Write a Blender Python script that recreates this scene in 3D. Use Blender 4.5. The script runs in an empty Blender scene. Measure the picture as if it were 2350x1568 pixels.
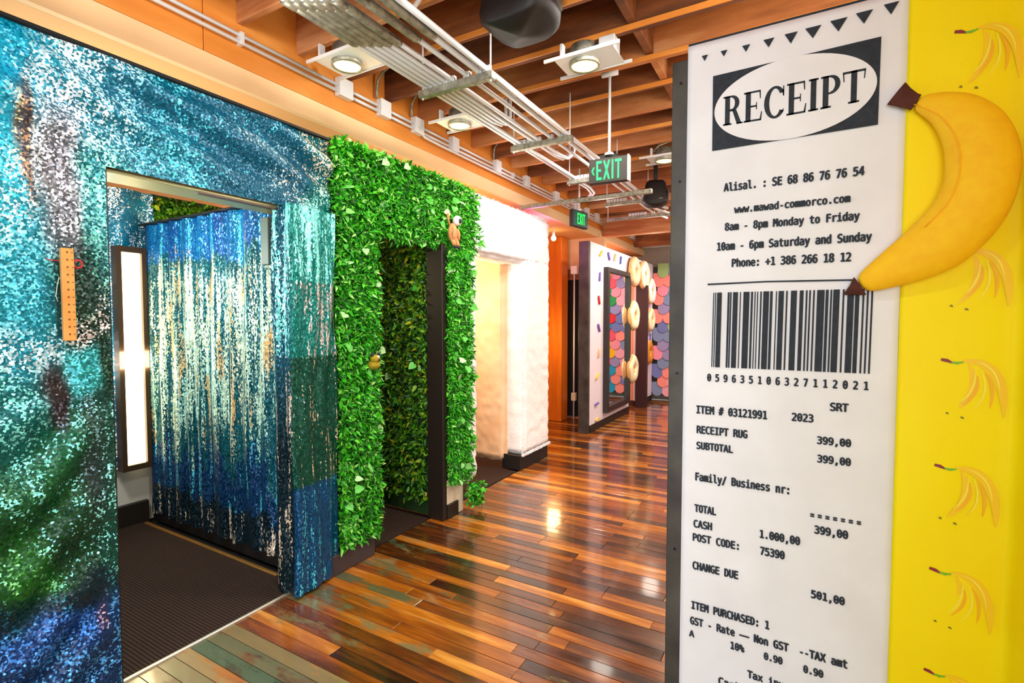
import bpy, bmesh, math, random, os
from mathutils import Vector, Matrix, noise
random.seed(7)
R = random.Random(11)
PI = math.pi
SC = bpy.context.scene
COL = SC.collection

# ---------------------------------------------------------------- camera, world, lights, exposure
cam_d = bpy.data.cameras.new('camera'); cam = bpy.data.objects.new('camera', cam_d); COL.objects.link(cam)
cam_d.sensor_width = 36; cam_d.lens = 36 * 1150 / 2350; cam_d.clip_start = 0.02
cam.location = (0, 0, 1.5)
cam.rotation_euler = (math.radians(90 - 2.39), 0, math.radians(29.83))
SC.camera = cam
SC.view_settings.view_transform = 'Standard'
SC.view_settings.look = 'None'
SC.view_settings.gamma = 1
SC.view_settings.use_curve_mapping = False
SC.view_settings.exposure = 0.3

w = bpy.data.worlds.new('world'); SC.world = w; w.use_nodes = True
bg = w.node_tree.nodes['Background']; bg.inputs[0].default_value = (1.0, 0.97, 0.95, 1); bg.inputs[1].default_value = 0.5

def light(name, kind, loc, power, color=(1, .86, .68), size=.1, rot=(0, 0, 0), angle=None, sy=None):
    l = bpy.data.lights.new(name, kind); l.energy = power; l.color = color
    if kind == 'AREA':
        l.size = size
        if sy: l.shape = 'RECTANGLE'; l.size_y = sy
    else:
        l.shadow_soft_size = size
    if kind == 'SPOT': l.spot_size = math.radians(angle or 100); l.spot_blend = .6
    o = bpy.data.objects.new(name, l); COL.objects.link(o); o.location = loc; o.rotation_euler = rot
    return o
# added area fill behind the camera, brightening faces turned towards it
light('window_daylight', 'AREA', (0.9, -3.4, 1.7), 165, (.96, .98, 1), 3.4, (math.radians(93), 0, math.radians(12)), sy=2.2)
light('uplight', 'SPOT', (0.7, -1.6, 1.9), 420, (1, .9, .76), .25, (math.radians(137), 0, math.radians(20)), 68)  # added spot aimed up at the near joist faces
light('flood_lamp', 'SPOT', (-1.5, 4.1, 2.9), 50, (1, .95, .98), .1, (0, math.radians(38), 0), 130)  # added fill aimed at the fur booth front
light('flood_lamp', 'SPOT', (-0.7, 2.5, 2.95), 90, (1, .96, .9), .1, (0, math.radians(44), 0), 120)  # added fill for the left booth fronts
for xx, yy, p in ((.35, 2.08, 26), (.6, 3.6, 20), (.6, 5.2, 20), (.2, 7.6, 20)):
    light('top_uplight', 'POINT', (xx, yy, 2.62), p * 1.7, (1, .88, .74), .15)  # added point fills for the joist faces
# added fill spots brightening the corridor and left walls
light('flood_lamp', 'SPOT', (-0.7, 0.1, 2.95), 24, (1, .97, .94), .08, (math.radians(12), math.radians(0), 0), 140)
light('flood_lamp', 'SPOT', (-0.75, 0.95, 2.95), 58, (1, .97, .92), .08, (0, math.radians(42), 0), 140)
light('flood_lamp', 'SPOT', (-1.1, 6.6, 2.95), 140, (1, .82, .62), .08, (0, math.radians(15), 0), 140)
light('flood_lamp', 'SPOT', (-1.1, 8.3, 2.95), 110, (1, .88, .8), .08, (0, math.radians(15), 0), 140)
light('flood_lamp', 'SPOT', (1.2, 5.0, 2.95), 90, (1, .82, .62), .08, (0, 0, 0), 140)
# added unseen point fills brightening the timber ceiling, as floor bounce would
for yy, p in ((1.3, 26), (3.4, 26), (5.4, 20), (7.6, 22)):
    light('cove_uplight', 'POINT', (-1.9, yy, 2.5), p * .26, (1, .9, .78), .12)
# booth interiors
light('booth_lamp', 'POINT', (-3.3, 1.1, 1.9), 42, (.95, 1, .9), .12)
light('booth_lamp', 'POINT', (-3.5, 2.35, 1.9), 12, (1, .95, .5), .1)
light('booth_lamp', 'POINT', (-3.3, 3.8, 1.8), 52, (1, .66, .40), .15)
light('booth_lamp', 'POINT', (-2.75, 5.4, 2.5), 9, (1, .25, .75), .1)
light('booth_lamp', 'POINT', (-3.2, 7.7, 1.8), 30, (1, .62, .5), .1)
light('column_lamp', 'POINT', (-2.95, 6.3, 1.3), 11, (1, .68, .3), .1)

# ---------------------------------------------------------------- material helpers
def lin(c):
    return tuple(((v / 255) / 12.92 if v / 255 <= .04045 else ((v / 255 + .055) / 1.055) ** 2.4) for v in c) + (1,)
def mat(name, col=(128, 128, 128), rough=.6, metal=0, emit=0, coat=0, spec=.5):
    m = bpy.data.materials.new(name); m.use_nodes = True
    b = m.node_tree.nodes['Principled BSDF']
    c = lin(col)
    b.inputs['Base Color'].default_value = c; b.inputs['Roughness'].default_value = rough
    b.inputs['Metallic'].default_value = metal; b.inputs['Coat Weight'].default_value = coat
    b.inputs['Specular IOR Level'].default_value = spec
    if emit: b.inputs['Emission Color'].default_value = c; b.inputs['Emission Strength'].default_value = emit
    return m
class N:
    def __init__(s, m): s.t = m.node_tree; s.b = s.t.nodes['Principled BSDF']
    def new(s, k, **kw):
        n = s.t.nodes.new('ShaderNode' + k)
        for a, v in kw.items(): setattr(n, a, v)
        return n
    def link(s, a, b): s.t.links.new(a, b)
    def val(s, n, i, v): n.inputs[i].default_value = v
    def coord(s, kind='Object'): return s.new('TexCoord').outputs[kind]
    def mapping(s, vec, scale):
        m = s.new('Mapping'); s.link(vec, m.inputs[0]); m.inputs['Scale'].default_value = scale; return m.outputs[0]
    def noise(s, vec, scale, detail=3, rough=.5):
        n = s.new('TexNoise'); s.link(vec, n.inputs['Vector']); s.val(n, 'Scale', scale); s.val(n, 'Detail', detail); s.val(n, 'Roughness', rough); return n
    def ramp(s, fac, stops):
        r = s.new('ValToRGB'); s.link(fac, r.inputs[0]); e = r.color_ramp.elements
        while len(e) < len(stops): e.new(.5)
        for q, (p, c) in zip(e, stops): q.position = p; q.color = c
        return r.outputs[0]
    def mix(s, fac, a, b, mode='MIX'):
        x = s.new('Mix', data_type='RGBA', blend_type=mode)
        for sock, v in ((x.inputs[0], fac), (x.inputs[6], a), (x.inputs[7], b)):
            if hasattr(v, 'is_linked') or hasattr(v, 'links'): s.link(v, sock)
            else: sock.default_value = v
        return x.outputs[2]
    def math(s, op, a, b=None):
        x = s.new('Math', operation=op)
        for sock, v in ((x.inputs[0], a), (x.inputs[1], b)):
            if v is None: continue
            if hasattr(v, 'links'): s.link(v, sock)
            else: sock.default_value = v
        return x.outputs[0]
    def bump(s, h, strength=.3, dist=.01):
        b = s.new('Bump'); s.link(h, b.inputs['Height']); s.val(b, 'Strength', strength); s.val(b, 'Distance', dist)
        s.link(b.outputs[0], s.b.inputs['Normal']); return b
    def base(s, c): s.link(c, s.b.inputs['Base Color'])

def wood(name, stops, scale, rough=.5, rnd='object', bump=.25, coat=0, varyamt=.9, ns=(1, 1, 1)):
    m = mat(name, rough=rough, coat=coat); n = N(m)
    v = n.coord('Object'); 
    if rnd == 'object': rv = n.new('ObjectInfo').outputs['Random']
    else: rv = n.new('NewGeometry').outputs['Random Per Island']
    off = n.new('CombineXYZ'); k = n.math('MULTIPLY', rv, 37.0); n.link(k, off.inputs[0]); n.link(k, off.inputs[1]); n.link(k, off.inputs[2])
    add = n.new('VectorMath', operation='ADD'); n.link(v, add.inputs[0]); n.link(off.outputs[0], add.inputs[1])
    mp = n.mapping(add.outputs[0], scale)
    nz = n.noise(mp, 1, 6, .6)
    f = n.math('ADD', n.math('MULTIPLY', n.math('SUBTRACT', rv, .5), varyamt), nz.outputs[0])
    n.base(n.ramp(f, stops)); n.bump(nz.outputs[0], bump, .004)
    return m

M = {}
M['ply'] = wood('orange_plywood', [(.15, lin((200, 116, 40))), (.5, lin((226, 140, 56))), (.85, lin((245, 180, 96)))], (2, 1.2, 5), .45, varyamt=.3)
M['joist'] = wood('sawn_timber', [(.1, lin((66, 34, 16))), (.38, lin((140, 80, 40))), (.62, lin((186, 114, 62))), (.9, lin((224, 168, 116)))], (1.3, 7, 9), .7, varyamt=.6, bump=.5)
M['deck'] = wood('deck_timber', [(.1, lin((60, 28, 12))), (.5, lin((120, 60, 26))), (.9, lin((180, 104, 56)))], (9, 1.5, 9), .7, varyamt=.4)
plank_st = [(.0, lin((26, 13, 7))), (.22, lin((62, 30, 12))), (.42, lin((104, 52, 14))), (.6, lin((140, 74, 16))), (.78, lin((176, 104, 26))), (1., lin((214, 150, 66)))]
def plank_mat(name, rnd):
    m = wood(name, plank_st, (2.2, 22, 3), .16, rnd, .12, 0, .75)
    n = N(m)
    # worn green paint left on some boards
    geo = n.new('NewGeometry').outputs['Position']
    nz = n.noise(n.mapping(geo, (3.5, 9, 1)), 1, 4, .65)
    rv2 = (n.new('ObjectInfo').outputs['Random'] if rnd == 'object' else n.new('NewGeometry').outputs['Random Per Island'])
    fr = n.math('FRACT', n.math('MULTIPLY', rv2, 91.7))
    sep = n.new('SeparateXYZ'); n.link(geo, sep.inputs[0])
    near = n.new('MapRange'); n.link(sep.outputs[1], near.inputs[0]); near.inputs[1].default_value = 1.5; near.inputs[2].default_value = 2.8; near.inputs[3].default_value = .0; near.inputs[4].default_value = -.22
    left = n.new('MapRange'); n.link(sep.outputs[0], left.inputs[0]); left.inputs[1].default_value = -2.3; left.inputs[2].default_value = -.9; left.inputs[3].default_value = .12; left.inputs[4].default_value = -.12
    f = n.math('ADD', n.math('ADD', n.math('ADD', nz.outputs[0], near.outputs[0]), left.outputs[0]), n.math('MULTIPLY', n.math('SUBTRACT', fr, .5), .35))
    r = n.new('ValToRGB'); n.link(f, r.inputs[0]); r.color_ramp.elements[0].position = .54; r.color_ramp.elements[1].position = .66
    src = n.b.inputs['Base Color'].links[0].from_socket
    gcol = n.mix(n.math('FRACT', n.math('MULTIPLY', rv2, 13.3)), lin((62, 92, 66)), lin((150, 128, 84)))
    n.base(n.mix(n.math('MULTIPLY', r.outputs[0], .8), src, gcol))
    # uneven varnish
    rz = n.noise(n.mapping(geo, (3, 14, 1)), 1, 3)
    rr = n.new('MapRange'); n.link(rz.outputs[0], rr.inputs[0]); rr.inputs[3].default_value = .1; rr.inputs[4].default_value = .36
    n.link(rr.outputs[0], n.b.inputs['Roughness'])
    n.b.inputs['Specular IOR Level'].default_value = .75
    n.b.inputs['Coat Weight'].default_value = .6; n.b.inputs['Coat Roughness'].default_value = .08
    return m
M['plank'] = plank_mat('varnished_floor_plank', 'object')
M['plank_far'] = plank_mat('varnished_floor_plank_far', 'island')
M['soffit'] = mat('orange_tan_paint', (228, 168, 108), .8)  # tan drywall underside, its shaded warmer tone put into the colour
M['tan'] = mat('tan_paint', (232, 190, 140), .8)
n = N(M['tan']); n.base(n.ramp(n.noise(n.coord('Object'), 2, 2).outputs[0], [(.3, lin((226, 182, 132))), (.7, lin((238, 200, 152)))]))
M['grey_wall'] = mat('grey_plaster', (150, 142, 132), .8)
M['white_wall'] = mat('white_plaster', (205, 205, 200), .8)
M['dark'] = mat('dark_baseboard', (28, 24, 22), .5)
M['black'] = mat('black_fabric', (12, 11, 12), .9)
M['post'] = mat('dark_brown_post', (30, 20, 14), .5)
M['steel'] = mat('galvanised_steel', (236, 238, 240), .4, .2)
M['steel_dull'] = mat('dull_galvanised_steel', (160, 158, 142), .45, .6)
n = N(M['steel_dull']); n.base(n.ramp(n.noise(n.coord('Object'), 30, 3).outputs[0], [(.3, lin((128, 126, 112))), (.7, lin((182, 180, 164)))]))
M['edge_steel'] = mat('raw_steel_edge', (70, 66, 58), .5, .1)
n = N(M['edge_steel']); n.base(n.ramp(n.noise(n.coord('Object'), 6, 4).outputs[0], [(.3, lin((48, 45, 40))), (.7, lin((82, 79, 72)))]))
M['white_paint'] = mat('white_painted_metal', (238, 238, 238), .4)
M['lamp'] = mat('lit_lamp_glass', (255, 222, 150), .3, emit=2.2)
M['panel_lit'] = mat('lit_diffuser', (255, 236, 190), .3, emit=5)
M['bulb'] = mat('lit_bulb', (255, 220, 150), .3, emit=25)
M['exit_face'] = mat('dark_sign_face', (30, 25, 24), .5)
M['exit_green'] = mat('lit_green_letters', (20, 235, 90), .4, emit=1.2)
M['exit_face2'] = mat('teal_sign_face', (28, 84, 78), .4)
M['speaker'] = mat('black_speaker_shell', (20, 15, 15), .55)
M['gold'] = mat('brass_strip', (190, 140, 70), .35, .7)
M['brown_frame'] = mat('bronze_frame', (70, 48, 30), .4, .3)
M['screw'] = mat('dark_screw', (30, 30, 30), .4, .6)

# carpet
M['carpet'] = mat('ribbed_brown_carpet', (48, 34, 28), .95, spec=.2)
n = N(M['carpet']); v = n.coord('Object'); wv = n.new('TexWave', wave_type='BANDS', bands_direction='Y'); n.link(v, wv.inputs[0]); wv.inputs['Scale'].default_value = 20
wv.inputs['Distortion'].default_value = .3
n.base(n.mix(wv.outputs['Fac'], lin((30, 21, 18)), lin((66, 49, 42)))); n.bump(wv.outputs['Fac'], .6, .006)

# fabrics
def fabric(name, c1, c2, scale=8, bump=.1, rough=.8):
    m = mat(name, c1, rough); n = N(m); z = n.noise(n.coord('Object'), scale, 4)
    n.base(n.ramp(z.outputs[0], [(.3, lin(c1)), (.7, lin(c2))])); n.bump(z.outputs[0], bump, .01); return m
M['canvas'] = fabric('cream_canvas', (229, 228, 232), (239, 239, 244), 5, .12)
M['ink'] = fabric('navy_ink', (30, 36, 46), (42, 50, 60), 60, .05)
M['yellow'] = fabric('yellow_vinyl', (253, 224, 0), (255, 234, 2), 2.2, .25, .55)
M['yellow'].node_tree.nodes['Principled BSDF'].inputs['Specular IOR Level'].default_value = .2
M['banana'] = fabric('banana_felt', (250, 188, 0), (254, 202, 4), 30, .1, .75)
M['brown_felt'] = fabric('brown_felt', (72, 30, 22), (90, 42, 30), 40, .1, .9)
M['fur'] = fabric('white_fur', (252, 248, 252), (255, 255, 255), 40, .5, .95)
M['peach_cloth'] = fabric('peach_cloth', (240, 196, 150), (250, 214, 176), 5, .3, .9)  # interior fur, peach of the warm light put into the colour
M['leafback'] = fabric('hedge_backing', (14, 40, 8), (26, 66, 12), 30, .6, .9)
M['m_orange'] = mat('orange_print', (253, 208, 4), .5)
M['m_deep'] = mat('deep_orange_print', (251, 186, 6), .5)
M['m_pale'] = mat('pale_yellow_print', (255, 236, 70), .5)
M['m_red'] = mat('maroon_print', (140, 36, 50), .5)
M['m_green'] = mat('green_print', (120, 190, 30), .5)
M['m_olive'] = mat('olive_print', (130, 120, 10), .5)
M['rulerwood'] = fabric('ruler_wood', (206, 138, 62), (226, 162, 84), 12, .1, .5)
M['red'] = mat('red_cord', (190, 24, 36), .5)
M['mirror'] = mat('mirror_glass', (235, 235, 235), .02, 1)
M['frame'] = mat('charcoal_frame', (44, 40, 40), .45)
M['sprwall'] = mat('lilac_white_board', (236, 226, 240), .6)
M['tape'] = mat('metal_edge_trim', (200, 195, 180), .35, .6)

def leafmat(name, stops, rnd='island'):
    m = mat(name, (40, 160, 20), .45, spec=.4); n = N(m)
    rv = n.new('NewGeometry').outputs['Random Per Island'] if rnd == 'island' else n.new('ObjectInfo').outputs['Random']
    n.base(n.ramp(rv, stops))
    n.b.inputs['Subsurface Weight'].default_value = 0
    return m
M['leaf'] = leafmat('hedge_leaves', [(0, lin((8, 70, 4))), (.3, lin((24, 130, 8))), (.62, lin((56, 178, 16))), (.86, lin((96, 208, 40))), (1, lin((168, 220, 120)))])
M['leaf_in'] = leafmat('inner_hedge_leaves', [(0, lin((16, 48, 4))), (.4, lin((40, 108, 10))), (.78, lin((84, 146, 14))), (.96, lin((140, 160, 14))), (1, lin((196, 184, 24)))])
M['leaf_big'] = leafmat('variegated_leaf', [(0, lin((52, 160, 40))), (.5, lin((100, 196, 80))), (1, lin((186, 226, 170)))], 'object')

def sequin(name, cell=135, streak=(30, 30, 3.2), zsc=(1, 1, 1), K=1.5, cr=1.0):
    """tiny reversible sequins: colour comes from the cloth's colour attribute, alpha = share flipped to the pale side"""
    m = mat(name, rough=.34, metal=.35); n = N(m); v = n.coord('Object')
    at = n.new('Attribute', attribute_name='Col')
    vo = n.new('TexVoronoi', feature='F1'); n.link(n.mapping(v, zsc), vo.inputs['Vector']); n.val(vo, 'Scale', cell)
    sep = n.new('SeparateColor'); n.link(vo.outputs['Color'], sep.inputs[0])
    nz = n.noise(n.mapping(v, streak), 1, 3, .6)
    # pale cells: flipped sequins and glints put into the colour
    thr = n.math('ADD', at.outputs['Alpha'], n.math('MULTIPLY', n.math('SUBTRACT', nz.outputs[0], .5), K))
    flip = n.math('GREATER_THAN', thr, n.math('ADD', .02 + (1 - cr) / 2, n.math('MULTIPLY', sep.outputs[0], cr)))
    dark = n.mix(.6, at.outputs['Color'], (0.0, .012, .02, 1))
    c0 = n.mix(n.math('POWER', sep.outputs[1], 1.3), dark, at.outputs['Color'])
    at2 = n.new('Attribute', attribute_name='Flip')
    c1 = n.mix(flip, c0, at2.outputs['Color'])
    n.base(c1)
    cc = n.new('VectorMath', operation='SUBTRACT'); n.link(vo.outputs['Color'], cc.inputs[0]); cc.inputs[1].default_value = (.5, .5, .5)
    sc = n.new('VectorMath', operation='SCALE'); n.link(cc.outputs[0], sc.inputs[0]); sc.inputs['Scale'].default_value = .75
    g = n.new('NewGeometry'); ad = n.new('VectorMath', operation='ADD'); n.link(g.outputs['Normal'], ad.inputs[0]); n.link(sc.outputs[0], ad.inputs[1])
    nn = n.new('VectorMath', operation='NORMALIZE'); n.link(ad.outputs[0], nn.inputs[0]); n.link(nn.outputs[0], n.b.inputs['Normal'])
    return m
M['sequin'] = sequin('teal_sequin_cloth', 140, (22, 22, 9))
M['sequin_streak'] = sequin('streaked_sequin_cloth', 150, (34, 34, 1.7), (1, 1, .6), 3.6, .7)

# ---------------------------------------------------------------- object helpers
def props(o, label=None, cat=None, group=None, kind=None):
    if label: o['label'] = label
    if cat: o['category'] = cat
    if group: o['group'] = group
    if kind: o['kind'] = kind
    return o
def empty(name, loc=(0, 0, 0), label=None, cat=None, group=None, kind=None, rz=0):
    o = bpy.data.objects.new(name, None); COL.objects.link(o); o.location = loc; o.rotation_euler = (0, 0, rz)
    o.empty_display_size = .1
    return props(o, label, cat, group, kind)
def link_mesh(name, me, parent=None, m=None, world=True):
    o = bpy.data.objects.new(name, me); COL.objects.link(o)
    if m and not me.materials: me.materials.append(m)
    if parent:
        o.parent = parent
        if world: o.matrix_parent_inverse = parent_world(parent).inverted()
    return o
def parent_world(p):
    mt = Matrix.LocRotScale(p.location, p.rotation_euler, p.scale)
    if p.parent: mt = parent_world(p.parent) @ p.matrix_parent_inverse @ mt
    return mt
def obj(name, bm, m, parent=None, smooth=False, label=None, kind=None, world=True):
    me = bpy.data.meshes.new(name)
    if smooth:
        for f in bm.faces: f.smooth = True
    bm.to_mesh(me); bm.free()
    mats = m if isinstance(m, (list, tuple)) else [m]
    for x in mats: me.materials.append(x)
    o = link_mesh(name, me, parent, None, world)
    return props(o, label, None, None, kind)
def box(bm, x0, x1, y0, y1, z0, z1, bev=0, mi=0):
    vs = [bm.verts.new((x, y, z)) for x in (x0, x1) for y in (y0, y1) for z in (z0, z1)]
    fs = [bm.faces.new([vs[i] for i in q]) for q in ((0, 1, 3, 2), (4, 6, 7, 5), (0, 4, 5, 1), (2, 3, 7, 6), (0, 2, 6, 4), (1, 5, 7, 3))]
    for f in fs: f.material_index = mi
    if bev:
        es = list({e for f in fs for e in f.edges})
        bmesh.ops.bevel(bm, geom=es, offset=bev, segments=1, affect='EDGES')
    return bm
def BX(x0, x1, y0, y1, z0, z1, bev=0): return box(bmesh.new(), x0, x1, y0, y1, z0, z1, bev)
def tube(bm, pts, r, seg=8, cap=True):
    pts = [Vector(p) for p in pts]; rings = []; ref = None
    for i, p in enumerate(pts):
        t = (pts[min(i + 1, len(pts) - 1)] - pts[max(i - 1, 0)]).normalized()
        if ref is None: ref = t.orthogonal().normalized()
        ref = (ref - t * ref.dot(t)).normalized(); b = t.cross(ref)
        rr = r[i] if isinstance(r, (list, tuple)) else r
        rings.append([bm.verts.new(p + (ref * math.cos(2 * PI * k / seg) + b * math.sin(2 * PI * k / seg)) * rr) for k in range(seg)])
    for a, b in zip(rings, rings[1:]):
        for k in range(seg):
            f = bm.faces.new((a[k], a[(k + 1) % seg], b[(k + 1) % seg], b[k])); f.smooth = True
    if cap: bm.faces.new(rings[0][::-1]); bm.faces.new(rings[-1])
    return bm
def TB(pts, r, seg=8): return tube(bmesh.new(), pts, r, seg)
def ball(bm, c, rx, ry=None, rz=None, rot=None, seg=12):
    ry = ry or rx; rz = rz or rx
    mt = Matrix.Translation(c) @ (rot or Matrix.Identity(4)) @ Matrix.Diagonal((rx, ry, rz, 1))
    g = bmesh.ops.create_uvsphere(bm, u_segments=seg, v_segments=max(6, seg // 2 + 2), radius=1, matrix=mt)
    for vv in g['verts']:
        for f in vv.link_faces: f.smooth = True
    return bm
def plate(bm, pts, thick, n):
    """flat polygon (3-D points) given thickness along n"""
    n = Vector(n).normalized() * thick
    a = [bm.verts.new(Vector(p)) for p in pts]; b = [bm.verts.new(Vector(p) + n) for p in pts]
    bm.faces.new(a[::-1]); bm.faces.new(b)
    for i in range(len(pts)): bm.faces.new((a[i], a[(i + 1) % len(pts)], b[(i + 1) % len(pts)], b[i]))
    return bm
def copy_tree(o, parent=None):
    c = o.copy(); COL.objects.link(c)
    if parent: c.parent = parent
    for ch in list(o.children): copy_tree(ch, c)
    return c
def nz(*a): return noise.noise(Vector(a))

# ---------------------------------------------------------------- floor
floor = obj('floor', BX(-4.7, 3.3, -3.6, 9.7, -.12, -.02), M['dark'], kind='structure')
PW = .07
def plank_bm(x0, x1, y0): return BX(x0, x1, y0 + .0012, y0 + PW - .0012, -.02, 0, .0012)
rows = int((9.6 + .4) / PW)
far = bmesh.new(); shared = {}
cnt = 0
for r in range(-45, rows):
    y0 = -.4 + r * PW
    if y0 < .72 or y0 > 4.3:
        x = -4.2 if y0 > 4.95 else -2.4
        x -= R.random() * .0
        while x < 3.2:
            L = R.choice((.7, 1.1, 1.5, 1.9)) * (.8 + .4 * R.random()); x1 = min(3.2, x + L)
            zz = R.uniform(-.0012, 0); box(far, x + .001, x1 - .001, y0 + .001, y0 + PW - .001, -.02, zz); x = x1
        continue
    # boards meet on a joist line that runs down the corridor at x = -1.02 in the near field
    cuts = [-2.4]
    if y0 < 2.35: cuts += [-1.02 + (.0 if r % 5 else .12)] if R.random() < .85 else []
    x = cuts[-1]
    if len(cuts) == 2 and R.random() < .45: cuts.insert(1, -2.4 + R.uniform(.35, 1.0))
    while x < .5:
        x += R.choice((.6, .9, 1.3)); cuts.append(min(x, .5))
    if cuts[-1] < .5: cuts.append(.5)
    for a, b in zip(cuts, cuts[1:]):
        if b - a < .04: continue
        key = round(b - a, 2)
        bm = bmesh.new(); box(bm, 0, b - a - .0016, 0, PW - .0022, -.02, 0, .0011)
        o = obj('plank', bm, M['plank'], floor, world=False); o.location = (a, y0, R.uniform(-.0012, 0)); cnt += 1
        o.rotation_euler = (R.uniform(-.009, .009), 0, 0)
    box(far, .5, 1.9, y0 + .001, y0 + PW - .001, -.02, -.001); box(far, 1.9, 3.2, y0 + .001, y0 + PW - .001, -.02, -.0005)
obj('planks', far, M['plank_far'], floor, kind='stuff')

# carpets of the booths
def mat_thing(y0, y1, label, x1=-2.41):
    o = obj('floor_mat', BX(-4.2, x1, y0, y1, -.018, .006, .003), M['carpet']); return props(o, label, 'mat', 'booth floor mats')
mat_thing(.15, 1.845, 'ribbed dark brown floor mat inside the teal sequin booth')
mat_thing(1.93, 2.93, 'dark brown floor mat inside the leafy hedge booth')
mat_thing(3.06, 4.29, 'dark brown floor mat inside the white fur booth')
props(obj('edge_strip', BX(-2.412, -2.396, .1, 1.74, -.01, .009, .003), M['tape']), 'thin metal strip along the edge of the sequin booth mat', 'strip')
props(obj('threshold_strip', BX(-4.15, -2.62, 1.80, 1.822, .006, .016, .002), M['gold']), 'brass coloured strip on the mat below the streaked sequin partition', 'strip')

# ---------------------------------------------------------------- shell: walls and header
wl = obj('wall_left', BX(-4.75, -4.6, -1.2, 9.7, 0, 2.73), M['tan'], kind='structure')
obj('soffit', BX(-4.75, -2.642, -1.2, 9.7, 2.73, 2.78), M['soffit'], wl)
obj('header_band', BX(-2.64, -2.6, -1.2, 9.7, 2.73, 2.843), M['tan'], wl)
y = -1.2; k = 0
while y < 9.7:
    L = [2.65, 2.44, 2.44, 2.44, 2.44][k % 5]; y1 = min(9.7, y + L)
    obj('plywood_panel', BX(-2.635, -2.598, y + .002, y1 - .002, 2.845, 3.36, .002), M['ply'], wl); y = y1; k += 1
obj('wall_right', BX(3.2, 3.35, -3.6, 9.7, 0, 3.4), M['white_wall'], kind='structure')
wf = obj('wall_far', BX(-4.7, 3.3, 9.62, 9.75, 0, 3.4), M['grey_wall'], kind='structure')
obj('beam_cover', BX(-2.7, 3.2, 9.48, 9.62, 2.86, 2.96), M['white_wall'], wf)
# partition closing the recess behind the timber column
pw = obj('wall_recess', BX(-4.6, -3.14, 7.12, 7.2, 0, 2.73), M['tan'], kind='structure')
obj('lintel_panel', BX(-3.14, -2.51, 7.1, 7.2, 2.28, 2.73), M['tan'], pw)
obj('jamb', BX(-3.14, -2.51, 7.09, 7.2, 2.12, 2.28), M['joist'], pw)
obj('side_panel', BX(-2.78, -2.51, 7.12, 7.2, 0, 2.12), mat('ochre_panel', (92, 62, 26), .7), pw)
cur = obj('black_curtain', BX(-3.14, -2.78, 7.16, 7.19, .02, 2.12), M['black'])  # black sheet painted in for the dark of the doorway opening
props(cur, 'black curtain hanging in the recess doorway beside the orange timber column', 'curtain')

# ---------------------------------------------------------------- ceiling
ceil = obj('ceiling', BX(-2.7, 3.3, -1.2, 9.7, 3.37, 3.45), M['deck'], kind='structure')
x = -2.62
while x < 3.2:
    obj('deck_board', BX(x, x + .138, -1.2, 9.6, 3.345, 3.37, .004), M['deck'], ceil); x += .142
jm = {}
for k in range(-7, 23):
    y = 1.616 + .361 * k
    bm = bmesh.new(); x = -2.598
    nn = 14
    # slightly irregular sawn timber
    for i in range(nn):
        pass
    box(bm, -2.598, 3.2, -.019, .019, 3.06, 3.345, .004)
    o = obj('joist', bm, M['joist'], ceil); o.location = (0, y + .024, R.uniform(-.006, .006))
# thin pale ledger laths under some joists
for k in (0, 1, 2, 3, 4, 5, 7, 9):
    y = 1.616 + .361 * k
    obj('lath', BX(-1.9, 1.4, y - .012, y + .0, 3.052, 3.082, .002), M['ply'], ceil)
# blocking between joists and diagonal bridging
for xb in (-.83, 1.3):
    for k in range(-3, 14):
        y = 1.616 + .361 * k
        obj('blocking', BX(xb, xb + .045, y + .05, y + .36, 3.085, 3.335, .003), M['joist'], ceil)
gird = obj('girder', BX(-2.6, 3.2, 7.25, 7.4, 2.76, 3.055, .01), M['joist'], ceil)
gird2 = obj('girder', BX(-2.6, 3.2, 8.9, 9.02, 2.82, 3.055, .01), M['joist'], ceil)

col_o = obj('timber_column', BX(-3.27, -3.03, 6.74, 6.98, 0, 2.73, .012),
            wood('orange_timber', [(.1, lin((170, 80, 10))), (.5, lin((216, 112, 14))), (.9, lin((250, 160, 30)))], (9, 9, 1), .4, varyamt=.1))  # orange of the warm light is part of this timber colour
props(col_o, 'square orange stained timber column beside the black recess doorway', 'column')

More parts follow.
